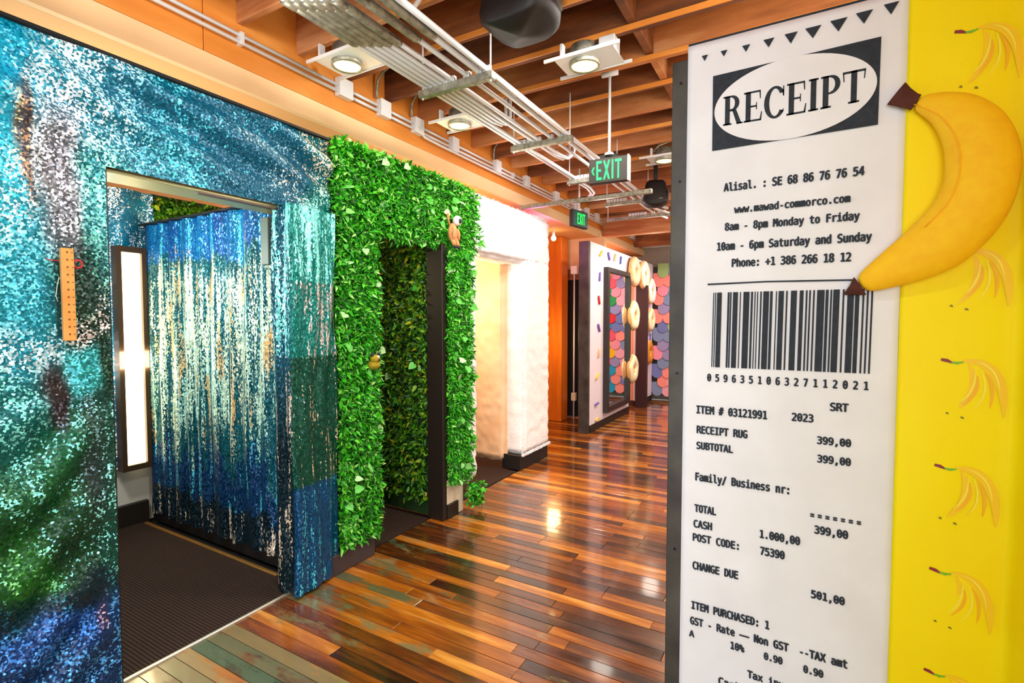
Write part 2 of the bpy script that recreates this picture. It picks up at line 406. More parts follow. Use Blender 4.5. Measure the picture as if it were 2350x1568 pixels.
# ---------------------------------------------------------------- cloth grids with colour attributes
def lerp(a, b, t): return tuple(a[i] * (1 - t) + b[i] * t for i in range(3))
def cloth(name, parent, m, P, u0, u1, v0, v1, step, disp, colf, nrm, hole=None, thick=.012):
    """P(u,v) -> point; disp(u,v) -> offset along nrm; colf(u,v) -> (rgb linear, flipped share, flip rgb)"""
    nu = max(2, round((u1 - u0) / step)); nv = max(2, round((v1 - v0) / step))
    vs = []; cols = []; flip_glints = []; idx = {}; faces = []
    nrm = Vector(nrm)
    def vid(i, j):
        if (i, j) in idx: return idx[(i, j)]
        u = u0 + (u1 - u0) * i / nu; v = v0 + (v1 - v0) * j / nv
        vs.append(Vector(P(u, v)) + nrm * disp(u, v)); c, s, f = colf(u, v)
        cols.append((*c, max(0, min(1, s)))); flip_glints.append((*f, 1)); idx[(i, j)] = len(vs) - 1; return idx[(i, j)]
    for i in range(nu):
        for j in range(nv):
            uc = u0 + (u1 - u0) * (i + .5) / nu; vc = v0 + (v1 - v0) * (j + .5) / nv
            if hole and hole(uc, vc): continue
            faces.append((vid(i, j), vid(i + 1, j), vid(i + 1, j + 1), vid(i, j + 1)))
    me = bpy.data.meshes.new(name); me.from_pydata(vs, [], faces); me.update()
    # make the faces look along nrm
    if me.polygons[0].normal.dot(nrm) < 0: me.flip_normals()
    a = me.color_attributes.new('Col', 'FLOAT_COLOR', 'POINT'); b = me.color_attributes.new('Flip', 'FLOAT_COLOR', 'POINT')
    for i, c in enumerate(cols): a.data[i].color = c; b.data[i].color = flip_glints[i]
    for p in me.polygons: p.use_smooth = True
    me.materials.append(m)
    return link_mesh(name, me, parent)
L3 = lambda c: lin(c)[:3]
CY, TEAL, DEEP, GRN, DGRN, BLU, BRN, GLD, SIL = L3((0, 184, 232)), L3((0, 114, 142)), L3((0, 60, 80)), L3((10, 136, 76)), L3((8, 52, 34)), L3((0, 84, 168)), L3((84, 40, 24)), L3((190, 130, 60)), L3((112, 112, 124))
MINT, WHT, CRM, AQ = L3((140, 246, 240)), L3((226, 244, 255)), L3((250, 226, 200)), L3((90, 222, 250))
# blobs on the front of the sequin booth: (y, z, ry, rz, colour, flipped and glinting share, flip colour, hardness)
BL = [
 (.66, 2.42, .07, .25, CY, .05, AQ, 1), (.67, 2.0, .055, .22, L3((40, 200, 230)), .3, WHT, 1),
 (.80, 2.44, .10, .13, L3((20, 160, 190)), .62, WHT, 1), (.93, 2.36, .12, .16, L3((10, 120, 150)), .42, WHT, 1),
 (.722, 2.15, .024, .33, BRN, .32, GLD, 5), (.69, 2.2, .014, .1, L3((120, 90, 40)), .5, L3((240, 220, 130)), 3),
 (.80, 2.0, .055, .28, SIL, .36, L3((222, 222, 240)), 2.5), (.765, 2.05, .025, .2, L3((120, 112, 112)), .35, WHT, 2),
 (1.25, 2.42, .35, .07, L3((0, 96, 130)), .02, AQ, 1.4), (1.15, 2.28, .12, .18, TEAL, .36, AQ, 1), (1.5, 2.34, .26, .14, L3((0, 92, 124)), -.02, AQ, 2),
 (1.8, 2.3, .16, .1, L3((0, 90, 120)), .06, CRM, 1.6), (1.97, 2.38, .07, .16, L3((0, 104, 112)), .42, CRM, 1.5), (1.96, 2.2, .07, .08, L3((0, 120, 110)), .3, MINT, 1),
 (.93, 1.95, .06, .25, L3((12, 130, 140)), .4, MINT, 1), (.70, 1.65, .07, .3, L3((20, 160, 190)), .45, AQ, 1.2),
 (.85, 1.62, .10, .2, DGRN, .12, L3((60, 160, 130)), 2.2), (.86, 1.47, .09, .05, DGRN, .55, L3((240, 214, 220)), 2.5), (.915, 1.55, .035, .1, DGRN, .5, L3((240, 214, 220)), 2),
 (.84, 1.33, .055, .11, L3((40, 170, 170)), .45, AQ, 3), (.70, 1.38, .08, .06, L3((30, 160, 190)), .5, WHT, 1.5), (.92, 1.32, .025, .12, DGRN, .1, L3((80, 140, 90)), 3),
 (.75, 1.27, .05, .10, L3((58, 34, 32)), .1, L3((130, 116, 126)), 2.6), (.775, 1.19, .036, .09, L3((54, 38, 44)), .14, L3((130, 120, 150)), 4),
 (.66, 1.12, .06, .16, L3((14, 116, 116)), .32, MINT, 1), (.82, 1.0, .12, .1, L3((8, 104, 62)), .2, MINT, 1), (.72, .88, .12, .1, L3((24, 100, 40)), .14, MINT, 1),
 (.88, .92, .05, .18, L3((46, 40, 60)), .2, L3((120, 110, 150)), 1.6), (.76, .7, .12, .12, L3((8, 66, 26)), .04, MINT, 1.2), (.86, .72, .06, .1, L3((12, 76, 44)), .16, MINT, 1),
 (.92, .8, .03, .3, L3((14, 90, 76)), .24, MINT, 1), (.68, .62, .05, .14, L3((30, 120, 20)), .12, L3((120, 200, 80)), 1.2),
 (.8, .44, .16, .05, L3((0, 40, 52)), .02, TEAL, 1.6), (.78, .33, .15, .08, L3((0, 60, 140)), .34, L3((60, 130, 230)), 1.6), (.8, .2, .2, .1, L3((0, 50, 110)), .3, L3((80, 160, 230)), 1),
 (.89, .34, .02, .07, L3((60, 60, 110)), .6, L3((230, 180, 180)), 4)]
def front_col(u, v):
    un = u + nz(u * 9, v * 5, 1) * .035; vn = v + nz(u * 9, v * 5, 9) * .06
    if nz(u * 40, v * 30, 5) > 0: pass
    W = 1e-3; c = [TEAL[i] * W for i in range(3)]; s = .3 * W; f = [AQ[i] * W for i in range(3)]
    for (y, z, ry, rz, cc, ss, ff, h) in BL:
        d = ((un - y) / ry) ** 2 + ((vn - z) / rz) ** 2
        q = math.exp(-d * h) * h ** 1.5
        W += q; s += ss * q
        for i in range(3): c[i] += cc[i] * q; f[i] += ff[i] * q
    return [x / W for x in c], s / W + .22 * nz(u * 14, v * 11, 3), [x / W for x in f]
def front_disp(u, v):
    d = .008 * nz(u * 3, v * 3, 0) + .010 * math.sin((u * 9 + v * 17) + 2 * nz(u * 2, v * 2, 4)) * (.4 + nz(u * 2, v * 1.5, 8))
    d *= max(0, min(1, (.94 - u) * 10)) if v < 2.1 else 1
    if v > 2.1: d += .026 * math.sin(30 * (v - 2.4 + .35 * (u - 1.3)) + 3 * nz(u * 3, v, 2)) * max(0, min(1, (v - 2.12) * 5)) * max(0, min(1, (2.55 - v) * 14)) + .006
    if v < 1.2: d += .022 * max(0, min(1, (.94 - u) * 8)) * math.sin(24 * (v - .45 * u) + 3 * nz(u * 4, v * 2, 6))
    return d

sb = empty('sequin_booth', (-3.3, 1.1, 0), 'photo booth wrapped in teal blue and green reversible sequin cloth', 'booth')
Z_T = 2.54
cloth('front_cloth', sb, M['sequin'], lambda u, v: (-2.388, u, v), -.6, 2.03, .004, Z_T, .016, front_disp, front_col, (1, 0, 0),
      hole=lambda u, v: .945 < u and v < 2.10)
obj('front_panel', BX(-2.53, -2.44, -.6, .94, 0, Z_T), M['dark'], sb)
obj('lintel', BX(-2.57, -2.44, .94, 2.03, 2.105, Z_T), M['tan'], sb)
obj('top_trim', BX(-2.54, -2.365, -.6, 2.03, Z_T - .004, Z_T + .008), M['black'], sb)
obj('door_head', BX(-2.575, -2.40, .945, 1.80, 2.092, 2.105, .002), mat('greenish_track', (150, 150, 104), .4, .3), sb)
obj('door_track', BX(-2.43, -2.40, 1.3, 1.95, 2.083, 2.097, .002), M['brown_frame'], sb)
obj('opening_trim', BX(-2.44, -2.396, .938, .947, .0, 2.1), M['dark'], sb)
# padded corner pillar right of the opening
def pil_path(s):   # s along the wrap: jamb face then round the corner then front
    a = .12
    if s < a: return (-2.46 + s, 1.705), (0, -1)
    t = s - a; r = .045; arc = r * PI / 2
    if t < arc:
        th = t / r; return (-2.34 + r * math.sin(th), 1.705 + r - r * math.cos(th)), (math.sin(th), -math.cos(th))
    return (-2.295 - .05 * ((t - arc) / .28) ** 2, 1.75 + (t - arc)), (1, 0)
def pil_col(u, v):
    k = nz(u * 10, v * 1.2, 3)
    if u < .13:
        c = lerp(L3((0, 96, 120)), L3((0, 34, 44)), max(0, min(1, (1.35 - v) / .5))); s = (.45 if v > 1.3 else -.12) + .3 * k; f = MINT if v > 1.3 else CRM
    else:
        if v > 1.3: c = L3((0, 140, 130)); s = .42 + .4 * k; f = MINT if v > 1.7 else L3((206, 190, 190))
        elif v > .6: c = L3((0, 88, 66)); s = .02 + .1 * k; f = CRM
        else: c = L3((0, 84, 140)); s = .02 + .3 * k; f = AQ
    if v < .45: s += .08 * nz(u * 20, v * 12, 2)
    return c, s, f
def pil_P(u, v):
    (x, y), n_ = pil_path(u); d = .010 * math.sin(u * 55 + 4 * nz(u * 5, v * 1.5, 1)) + .012 * nz(u * 9, v * 3, 4)
    return (x + n_[0] * d, y + n_[1] * d, v + (0 if v > .1 else .012 * nz(u * 30, 0, 0)))
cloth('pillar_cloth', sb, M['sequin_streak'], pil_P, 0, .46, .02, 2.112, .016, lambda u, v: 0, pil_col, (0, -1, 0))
obj('pillar_core', BX(-2.47, -2.37, 1.745, 2.02, .01, 2.10), M['dark'], sb)
# partition (seen through the opening) with streaky pale cloth
def div_col(u, v):
    k = nz(u * 11, v * .8, 3); k2 = nz(u * 5, v * 1.5, 8); b = nz(u * 3, 1, 2)
    top = 1.92 + .16 * b + .12 * nz(u * 30, v * 2, 6); low = .62 + .2 * nz(u * 4, 3, 3) + .3 * nz(u * 26, v * 1.5, 5)
    if v > top: return lerp(L3((0, 84, 176)), L3((0, 140, 214)), .5 + k), .06 + .3 * k, CRM if k2 > .1 else AQ
    if v < low:
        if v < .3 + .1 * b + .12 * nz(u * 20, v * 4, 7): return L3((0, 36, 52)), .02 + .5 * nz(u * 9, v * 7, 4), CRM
        return L3((0, 66, 120)), .08 + .2 * k, AQ
    t = min(1, (top - v) / .15, (v - low) / .3)
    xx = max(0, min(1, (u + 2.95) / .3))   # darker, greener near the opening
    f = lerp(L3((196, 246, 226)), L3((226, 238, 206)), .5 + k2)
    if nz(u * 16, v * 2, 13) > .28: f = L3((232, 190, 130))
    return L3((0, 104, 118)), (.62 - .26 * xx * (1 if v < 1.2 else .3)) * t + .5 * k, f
def div_disp(u, v): return .016 * math.sin(u * 38 + 2.5 * nz(u * 4, v * .7, 1)) + .008 * nz(u * 12, v * 3, 4)
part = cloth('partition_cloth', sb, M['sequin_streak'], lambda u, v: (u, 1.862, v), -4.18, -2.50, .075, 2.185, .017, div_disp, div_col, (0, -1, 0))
obj('partition_panel', BX(-4.2, -2.48, 1.885, 1.93, 0, 2.19), M['dark'], sb)
obj('partition_trim', BX(-4.2, -2.48, 1.84, 1.93, 2.19, 2.2), M['dark'], sb)
obj('corner_guard', BX(-2.70, -2.63, 1.80, 1.84, 1.82, 2.09, .004), mat('green_grey_guard', (84, 104, 96), .5), sb)
# back wall of the booth
bcol = lambda u, v: (lerp(L3((0, 140, 185)), L3((0, 84, 120)), max(0, nz(u * 6, v * 5, 2) + .4)), .18 + .6 * nz(u * 8, v * 3, 1), WHT)
cloth('back_cloth', sb, M['sequin'], lambda u, v: (-4.205, u, v), -.5, 1.95, .44, 2.44, .03, lambda u, v: .02 * math.sin(u * 26 + nz(u, v, 2) * 3), bcol, (1, 0, 0))
obj('back_panel', BX(-4.3, -4.24, -.5, 1.93, 0, 2.43), M['white_wall'], sb)
obj('baseboard', BX(-4.24, -4.2, -.5, 1.86, 0, .16, .004), M['dark'], sb)

lp = empty('light_panel', (-4.18, 1.74, .4), 'tall narrow backlit panel glowing warm white in a bronze frame', 'light')
obj('diffuser', BX(-4.17, -4.13, 1.69, 1.815, .47, 1.98), M['panel_lit'], lp)
bm = bmesh.new()
for a in ((1.66, 1.69, .43, 2.02), (1.815, 1.845, .43, 2.02), (1.69, 1.815, .43, .47), (1.69, 1.815, 1.98, 2.02)): box(bm, -4.18, -4.10, *a)
obj('frame', bm, M['brown_frame'], lp)
light('panel_glow', 'AREA', (-4.08, 1.752, 1.22), 14, (1, .9, .7), .12, (0, math.radians(90), 0), sy=1.4).data.shape = 'RECTANGLE'

# ruler pull with red cord
ru = empty('wooden_ruler', (-2.36, .797, 1.42), 'wooden ruler hung upright on the sequin cloth left of the booth opening', 'ruler')
obj('blade', BX(-2.362, -2.345, .7785, .8165, 1.425, 1.767, .002), M['rulerwood'], ru)
bm = bmesh.new()
for i in range(12):
    z = 1.752 - i * .0275
    box(bm, -2.346, -2.3438, .7935, .7985, z - .003, z + .003)
    box(bm, -2.346, -2.3438, .8085, .8125, z - .0015, z + .0015)
obj('marks', bm, mat('ruler_print', (110, 60, 24), .6), ru)
obj('spacer', BX(-2.39, -2.362, .787, .807, 1.46, 1.72, .003), M['gold'], ru)
rc = empty('red_cord', (-2.36, .83, 1.71), 'red cord with a loop tied behind the wooden ruler', 'cord')
obj('cord', TB([(-2.362, .74, 1.722), (-2.365, .76, 1.72), (-2.364, .785, 1.72), (-2.364, .815, 1.718)], .0022, 6), M['red'], rc)
obj('loop', TB([(-2.355, .83 + .0135 * math.cos(a), 1.712 + .0145 * math.sin(a)) for a in [2 * PI * i / 16 for i in range(17)]], .0036, 6), M['red'], rc)
obj('thread', TB([(-2.362, .776, 1.66), (-2.362, .770, 1.63), (-2.362, .765, 1.59), (-2.362, .770, 1.57)], .0012, 5), M['white_paint'], rc)

# ---------------------------------------------------------------- hedge booth
hb = empty('hedge_booth', (-3.3, 2.5, 0), 'photo booth covered in bright green artificial leaves with a dark doorway', 'booth')
obj('front_backing', BX(-2.52, -2.40, 2.03, 2.36, .14, 2.52), M['leafback'], hb)
obj('lintel_backing', BX(-2.52, -2.39, 2.36, 3.48, 2.06, 2.52), M['leafback'], hb)
obj('pier_backing', BX(-2.5, -2.29, 3.0, 3.30, .28, 2.06), M['leafback'], hb)
obj('pier_base', BX(-2.45, -2.28, 2.975, 3.2, 0, .29, .004), mat('pale_cut_board', (214, 200, 176), .7), hb)
obj('pier_baseboard', BX(-2.40, -2.265, 2.985, 3.12, 0, .11, .003), M['post'], hb)
obj('plinth', BX(-2.5, -2.33, 1.93, 2.30, 0, .12, .004), mat('mauve_plinth', (62, 48, 48), .6), hb)
obj('door_jamb', BX(-2.425, -2.275, 2.94, 2.985, 0, 2.06, .004), M['post'], hb)
obj('inner_backing', BX(-4.2, -2.43, 2.99, 3.04, 0, 2.3), M['leafback'], hb)
obj('rear_backing', BX(-4.28, -4.24, 1.95, 3.0, 0, 2.45), M['leafback'], hb)
obj('top_trim', BX(-2.5, -2.36, 3.3, 3.5, 2.3, 2.5), M['leafback'], hb)

def leaf_mass(name, parent, m, place, count, smin, smax, narrow=.3, seed=1, spread=.9):
    """place(r) -> (point, outward normal); narrow folded leaves, all one mesh"""
    r = random.Random(seed); V = []; F = []
    for i in range(count):
        p, n_ = place(r); p = Vector(p); n_ = Vector(n_)
        L = r.uniform(smin, smax); wd = L * r.uniform(narrow * .7, narrow * 1.3)
        d = Vector((r.uniform(-1, 1), r.uniform(-1, 1), r.uniform(-1.2, .9)))
        d = (d + n_ * r.uniform(0, spread)).normalized()
        s = d.cross(n_ + Vector((r.uniform(-.7, .7), r.uniform(-.7, .7), r.uniform(-.7, .7))))
        if s.length < 1e-3: continue
        s.normalize(); u = s.cross(d)
        b = len(V); dr = -Vector((0, 0, 1)) * L * .15
        V += [p, p + d * L * .35 + s * wd + u * wd * .5, p + d * L * .4, p + d * L * .35 - s * wd + u * wd * .5, p + d * L * .75 + s * wd * .6 + u * wd * .3 + dr * .5, p + d * L * .78 + dr * .5, p + d * L * .75 - s * wd * .6 + u * wd * .3 + dr * .5, p + d * L + dr]
        F += [(b, b + 1, b + 2), (b, b + 2, b + 3), (b + 1, b + 4, b + 5, b + 2), (b + 2, b + 5, b + 6, b + 3), (b + 4, b + 7, b + 5), (b + 5, b + 7, b + 6)]
    me = bpy.data.meshes.new(name); me.from_pydata(V, [], F); me.update(); me.materials.append(m)
    o = link_mesh(name, me, parent); o['kind'] = 'stuff'; return o
def hedge_front(r):
    while True:
        y = r.uniform(2.03, 3.47); z = r.uniform(.12, 2.55)
        t = .5 + .5 * nz(y * 6, z * 5, 1)
        if y < 2.36 + .03 * nz(z * 7, 0, 0):
            lo = .12 + .03 * nz(y * 12, 0, 0)
            if z > lo: return (-2.40 + r.random() * (.07 + .03 * t), y, z), (1, 0, .15)
        elif z > 2.04 + .04 * nz(y * 8, 2, 0) and z < 2.55 - .02 * abs(nz(y * 10, 4, 0)):
            if y < 3.40 + .05 * nz(z * 9, 4, 0): return (-2.39 + r.random() * .10, y, z), (1, 0, .15)
        elif y > 2.99 and y < (3.27 + .06 * nz(z * 8, 7, 0)) and z > .26:
            return (-2.29 + r.random() * .06, y, z), (1, 0, .1)
def hedge_cheek(r):   # left jamb of the doorway and the underside of the lintel
    if r.random() < .0: return None
    z = r.uniform(.1, 2.05); return (r.uniform(-2.52, -2.36), 2.36 + r.random() * .03, z), (.4, 1, 0)
def hedge_inner(r):
    return (r.uniform(-4.2, -2.43), 2.985 - r.random() * .05, r.uniform(.12, 2.3)), (0, -1, .1)
def hedge_rear(r):
    return (-4.235 + r.random() * .05, r.uniform(1.95, 2.95), r.uniform(1.9, 2.42)), (1, 0, .1)
def hedge_edge(r):    # feathery fringe above the top edge and at the far end
    if r.random() < .6:
        return (r.uniform(-2.42, -2.3), r.uniform(2.05, 3.4), 2.50 + r.random() * .04), (.2, 0, 1)
    z = r.uniform(.3, 2.5); return (r.uniform(-2.4, -2.27), (3.40 if z > 2.1 else 3.26) + r.random() * .05, z), (.3, .9, .1)
leaf_mass('foliage', hb, M['leaf'], hedge_front, 36000, .018, .048, .2, 3)
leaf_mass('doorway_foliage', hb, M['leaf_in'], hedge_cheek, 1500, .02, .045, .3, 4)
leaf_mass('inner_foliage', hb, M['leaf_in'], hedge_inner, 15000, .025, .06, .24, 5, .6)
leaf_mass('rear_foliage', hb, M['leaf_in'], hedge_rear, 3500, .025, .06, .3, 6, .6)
leaf_mass('fringe_foliage', hb, M['leaf'], hedge_edge, 4200, .025, .07, .16, 8, 1.2)
# larger pothos leaves, each one its own part
def big_leaf_mesh():
    bm = bmesh.new(); pts = [(0, 0), (.22, -.10), (.42, .02), (.50, .22), (.42, .5), (.22, .8), (0, 1.05)]
    mid = [bm.verts.new((0, y, -.02 * abs(y - .5))) for _, y in [(0, .0), (0, .06), (0, .16), (0, .3), (0, .5), (0, .8), (0, 1.05)]]
    for s in (-1, 1):
        ed = [bm.verts.new((s * x, y, .10 * x)) for x, y in pts[1:-1]]
        ch = [mid[0]] + ed + [mid[-1]]
        for i in range(6):
            a = [ch[i], ch[i + 1], mid[i + 1], mid[i]] if s > 0 else [mid[i], mid[i + 1], ch[i + 1], ch[i]]
            a = list(dict.fromkeys(a))
            if len(a) > 2: bm.faces.new(a)
    me = bpy.data.meshes.new('leaf'); bm.to_mesh(me); bm.free(); me.materials.append(M['leaf_big']); return me
blm = big_leaf_mesh()
r5 = random.Random(5)
hbi = Matrix.Translation(hb.location).inverted()
for i in range(230):
    if i < 190: p, n_ = hedge_front(r5); p = (p[0] + .035, p[1], p[2])
    else: p, n_ = hedge_inner(r5); p = (p[0], p[1] - .03, p[2])
    o = bpy.data.objects.new('leaf', blm); COL.objects.link(o); o.parent = hb; o.matrix_parent_inverse = hbi
    s = r5.uniform(.03, .062); o.location = p; o.scale = (s, s, s)
    base = Vector((n_[0], n_[1], .25)).normalized().to_track_quat('Z', 'Y').to_matrix()
    rt = Matrix.Rotation(r5.uniform(-.7, .7), 3, 'X') @ Matrix.Rotation(r5.uniform(-.7, .7), 3, 'Y') @ Matrix.Rotation(PI + r5.uniform(-1.3, 1.3), 3, 'Z')
    o.rotation_euler = (base @ rt).to_euler()
# a sprig trailing on the floor at the foot of the pier
def sprig(r): return (-2.26 + r.uniform(0, .09), 3.22 + r.uniform(-.02, .12), .04 + r.random() * .17), (1, .3, .3)
leaf_mass('trailing_sprig', hb, M['leaf'], sprig, 200, .03, .05, .35, 12)

# soft toys caught in the hedge
tf = fabric('tan_plush', (196, 124, 74), (222, 156, 104), 60, .4, .95); dk = mat('dark_plush', (40, 36, 44), .8); wh = mat('white_plush', (240, 234, 232), .9)
t1 = empty('plush_toy', (-2.25, 3.03, 2.05), 'tan plush toy with a round white face clinging to the hedge above the doorway', 'soft toy')
bm = ball(bmesh.new(), (-2.245, 3.03, 2.15), .035, .04, .072); obj('body', bm, tf, t1)
bm = ball(bmesh.new(), (-2.235, 3.075, 2.245), .036, .038, .038); obj('head', bm, wh, t1)
obj('muzzle', ball(bmesh.new(), (-2.205, 3.07, 2.24), .014, .016, .019), dk, t1)
for a, b in (((3.015, 2.19), (3.0, 2.09)), ((3.055, 2.18), (3.07, 2.10))):
    obj('arm', TB([(-2.225, a[0], a[1]), (-2.215, (a[0] + b[0]) / 2, (a[1] + b[1]) / 2 + .01), (-2.22, b[0], b[1])], [.013, .014, .012], 8), tf, t1, smooth=True)
for yy in (3.005, 3.05):
    obj('leg', TB([(-2.235, yy, 2.11), (-2.215, yy - .004, 2.075), (-2.205, yy - .006, 2.052)], [.017, .016, .014], 8), tf, t1, smooth=True)
    obj('foot', ball(bmesh.new(), (-2.2, yy - .006, 2.04), .014, .017, .011), dk, t1)
obj('tail', TB([(-2.26, 3.02, 2.2), (-2.25, 2.985, 2.24), (-2.245, 2.975, 2.285)], [.007, .008, .013], 8), tf, t1, smooth=True)
t2 = empty('plush_toy', (-2.3, 2.3, 1.23), 'small olive yellow plush toy with black ears tucked in the hedge left of the doorway', 'soft toy')
ol = fabric('olive_plush', (140, 120, 10), (170, 150, 30), 60, .3, .95)
obj('body', ball(bmesh.new(), (-2.30, 2.275, 1.225), .04, .042, .032), ol, t2)
obj('head', ball(bmesh.new(), (-2.285, 2.275, 1.262), .03, .034, .027), ol, t2)
for yy in (2.25, 2.305): obj('ear', ball(bmesh.new(), (-2.285, yy, 1.29), .011, .012, .013), dk, t2)
obj('nose', ball(bmesh.new(), (-2.253, 2.278, 1.257), .007, .008, .006), dk, t2)
obj('blaze', ball(bmesh.new(), (-2.262, 2.278, 1.275), .008, .009, .009), wh, t2)

# ---------------------------------------------------------------- white fur booth
fb = empty('fur_booth', (-3.2, 4.3, 0), 'photo booth covered in fluffy white fur with a peach cloth interior', 'booth')
def fluffy(name, x0, x1, y0, y1, z0, z1, m, amp=.012, step=.045, rad=.04):
    bm = bmesh.new(); bmesh.ops.create_cube(bm, size=1)
    for v_ in bm.verts: v_.co = Vector(((x0 + x1) / 2 + v_.co.x * (x1 - x0), (y0 + y1) / 2 + v_.co.y * (y1 - y0), (z0 + z1) / 2 + v_.co.z * (z1 - z0)))
    bmesh.ops.bevel(bm, geom=list(bm.edges), offset=rad, segments=3, affect='EDGES')
    for _ in range(7):
        es = [e for e in bm.edges if e.calc_length() > step]
        if not es: break
        bmesh.ops.subdivide_edges(bm, edges=es, cuts=1, use_grid_fill=True)
    bm.normal_update()
    for v_ in bm.verts: v_.co += v_.normal * amp * (nz(*(v_.co * 16)) + .6 * nz(*(v_.co * 45)))
    return obj(name, bm, m, fb, smooth=True)
fluffy('header', -2.62, -2.37, 3.49, 4.97, 2.06, 2.58, M['fur'])
fluffy('pier', -2.62, -2.37, 4.36, 4.97, .14, 2.3, M['fur'])
fluffy('left_pier', -2.60, -2.40, 3.46, 3.60, .12, 2.2, M['fur'])
obj('baseboard', BX(-2.60, -2.385, 4.33, 4.95, 0, .15, .004), M['dark'], fb)
fluffy('partition', -4.2, -2.55, 4.30, 4.42, .07, 2.35, M['peach_cloth'], .01)
obj('rear_wall', BX(-4.28, -4.2, 3.1, 4.4, 0, 2.3), M['peach_cloth'], fb)
def fur_place(r):
    a = r.random()
    if a < .5: return (-2.37, r.uniform(4.33, 4.97), .15 + r.random() * .02), (.6, 0, -1)
    if a < .8: return (r.uniform(-2.5, -2.38), r.uniform(3.5, 4.95), 2.57), (.2, 0, 1)
    return (-2.375, 4.35 + r.random() * .02, r.uniform(.15, 2.05)), (.7, -1, 0)
leaf_mass('fur_fringe', fb, M['fur'], fur_place, 5000, .008, .018, .25, 21, .8)

# ---------------------------------------------------------------- sprinkle booth at the far end
db = empty('sprinkle_booth', (-3.0, 7.8, 0), 'white photo booth with coloured sprinkles and a doorway at the corridor end', 'booth')
obj('end_panel', BX(-2.54, -2.402, 6.2, 6.26, .0, 2.54, .003), M['edge_steel'], db)
obj('front_panel', BX(-2.5, -2.4, 6.26, 8.02, .1, 2.54), M['sprwall'], db)
obj('base', BX(-2.5, -2.39, 6.26, 8.02, 0, .1), M['dark'], db)
obj('lintel', BX(-2.5, -2.4, 8.02, 8.62, 2.1, 2.54), M['sprwall'], db)
obj('far_panel', BX(-2.5, -2.4, 8.62, 9.48, .1, 2.54), M['sprwall'], db)
obj('far_base', BX(-2.5, -2.39, 8.62, 9.48, 0, .1), M['dark'], db)
obj('door_jamb', BX(-2.45, -2.26, 8.56, 8.66, 0, 2.1, .004), mat('maroon_post', (52, 22, 26), .5), db)
obj('inner_wall', BX(-3.6, -2.5, 8.7, 8.76, .09, 2.4), mat('salmon_panel', (244, 176, 140), .7), db)
obj('inner_base', BX(-3.6, -2.5, 8.68, 8.76, 0, .09), mat('maroon_base', (80, 34, 30), .6), db)
SPR = [mat('sprinkle_' + n_, c, .4) for n_, c in (('violet', (120, 96, 190)), ('yellow', (246, 200, 70)), ('red', (214, 40, 56)), ('peach', (246, 190, 140)), ('blue', (90, 110, 190)))]
for (y, z, a, ci) in ((6.62, 2.42, .9, 1), (6.95, 2.42, -.5, 0), (7.22, 2.43, .5, 3), (7.5, 2.42, .25, 4), (6.58, 2.1, .2, 0), (6.56, 1.78, -.3, 2), (6.56, 1.4, -.5, 0), (6.57, 1.05, .3, 3),
                      (6.52, .74, .9, 1), (6.5, .36, 1.5, 0), (6.52, .14, 1.5, 1), (8.95, 1.85, -.4, 4), (8.82, 1.6, .2, 2), (8.85, 1.2, -.3, 0), (8.8, .62, -.4, 2), (8.95, .6, .3, 0), (8.9, .4, .5, 1), (9.3, 1.2, .4, 0), (8.9, 2.35, .8, 2), (9.25, .75, .3, 4)):
    dy, dz = math.sin(a) * .055, math.cos(a) * .055
    obj('sprinkle', TB([(-2.39, y - dy * 1.15, z - dz * 1.15), (-2.385, y - dy, z - dz), (-2.385, y + dy, z + dz), (-2.39, y + dy * 1.15, z + dz * 1.15)], [.006, .015, .015, .006], 8), SPR[ci], db)
# pillow doughnuts
def doughnut(y, z, r, dough, icing, label, hole=True):
    t = empty('doughnut_pillow', (-2.39, y, z), label, 'pillow', 'doughnut pillows on the sprinkle booth')
    def ring(rr, tt, x0, amp=0, sx=1):
        bm = bmesh.new(); nu, nv = 24, 10; g = []
        for i in range(nu):
            a = 2 * PI * i / nu; q = []
            for j in range(nv):
                b = 2 * PI * j / nv; rad = rr + tt * math.cos(b) + amp * math.sin(5 * a)
                q.append(bm.verts.new((x0 + tt * sx * math.sin(b), y + rad * math.cos(a), z + rad * math.sin(a))))
            g.append(q)
        for i in range(nu):
            for j in range(nv): bm.faces.new((g[i][j], g[(i + 1) % nu][j], g[(i + 1) % nu][(j + 1) % nv], g[i][(j + 1) % nv]))
        return bm
    obj('dough', ring(r * .60, r * .40, -2.385 + r * .2, 0, .5), dough, t, smooth=True)
    obj('icing', ring(r * .60, r * .34, -2.385 + r * .27, r * .03, .5), icing, t, smooth=True)
    return t
dg = fabric('dough_cloth', (226, 170, 104), (240, 190, 130), 20, .2, .9); ic_w = fabric('cream_icing', (250, 244, 226), (255, 252, 244), 20, .2, .8)
ic_y = fabric('pale_icing', (250, 240, 190), (252, 246, 214), 20, .2, .8); ic_p = fabric('toffee_icing', (222, 176, 140), (236, 200, 170), 20, .2, .8); ic_b = fabric('amber_icing', (206, 130, 30), (226, 150, 50), 20, .2, .8)
doughnut(8.05, 2.29, .25, dg, ic_p, 'toffee iced doughnut pillow nearest above the far mirror corner')
doughnut(8.62, 2.28, .25, dg, ic_y, 'pale cream doughnut pillow over the top of the far doorway')
doughnut(9.1, 2.03, .24, dg, ic_w, 'white iced doughnut pillow highest on the far panel')
doughnut(9.12, 1.52, .22, dg, ic_y, 'cream doughnut pillow halfway up the far panel')
doughnut(9.0, .93, .23, dg, ic_b, 'amber brown doughnut pillow lowest on the far panel')
doughnut(8.02, 1.58, .25, dg, ic_y, 'pale yellow doughnut pillow beside the mirror at head height')
doughnut(8.0, .72, .24, dg, ic_y, 'cream doughnut pillow beside the mirror near its foot')

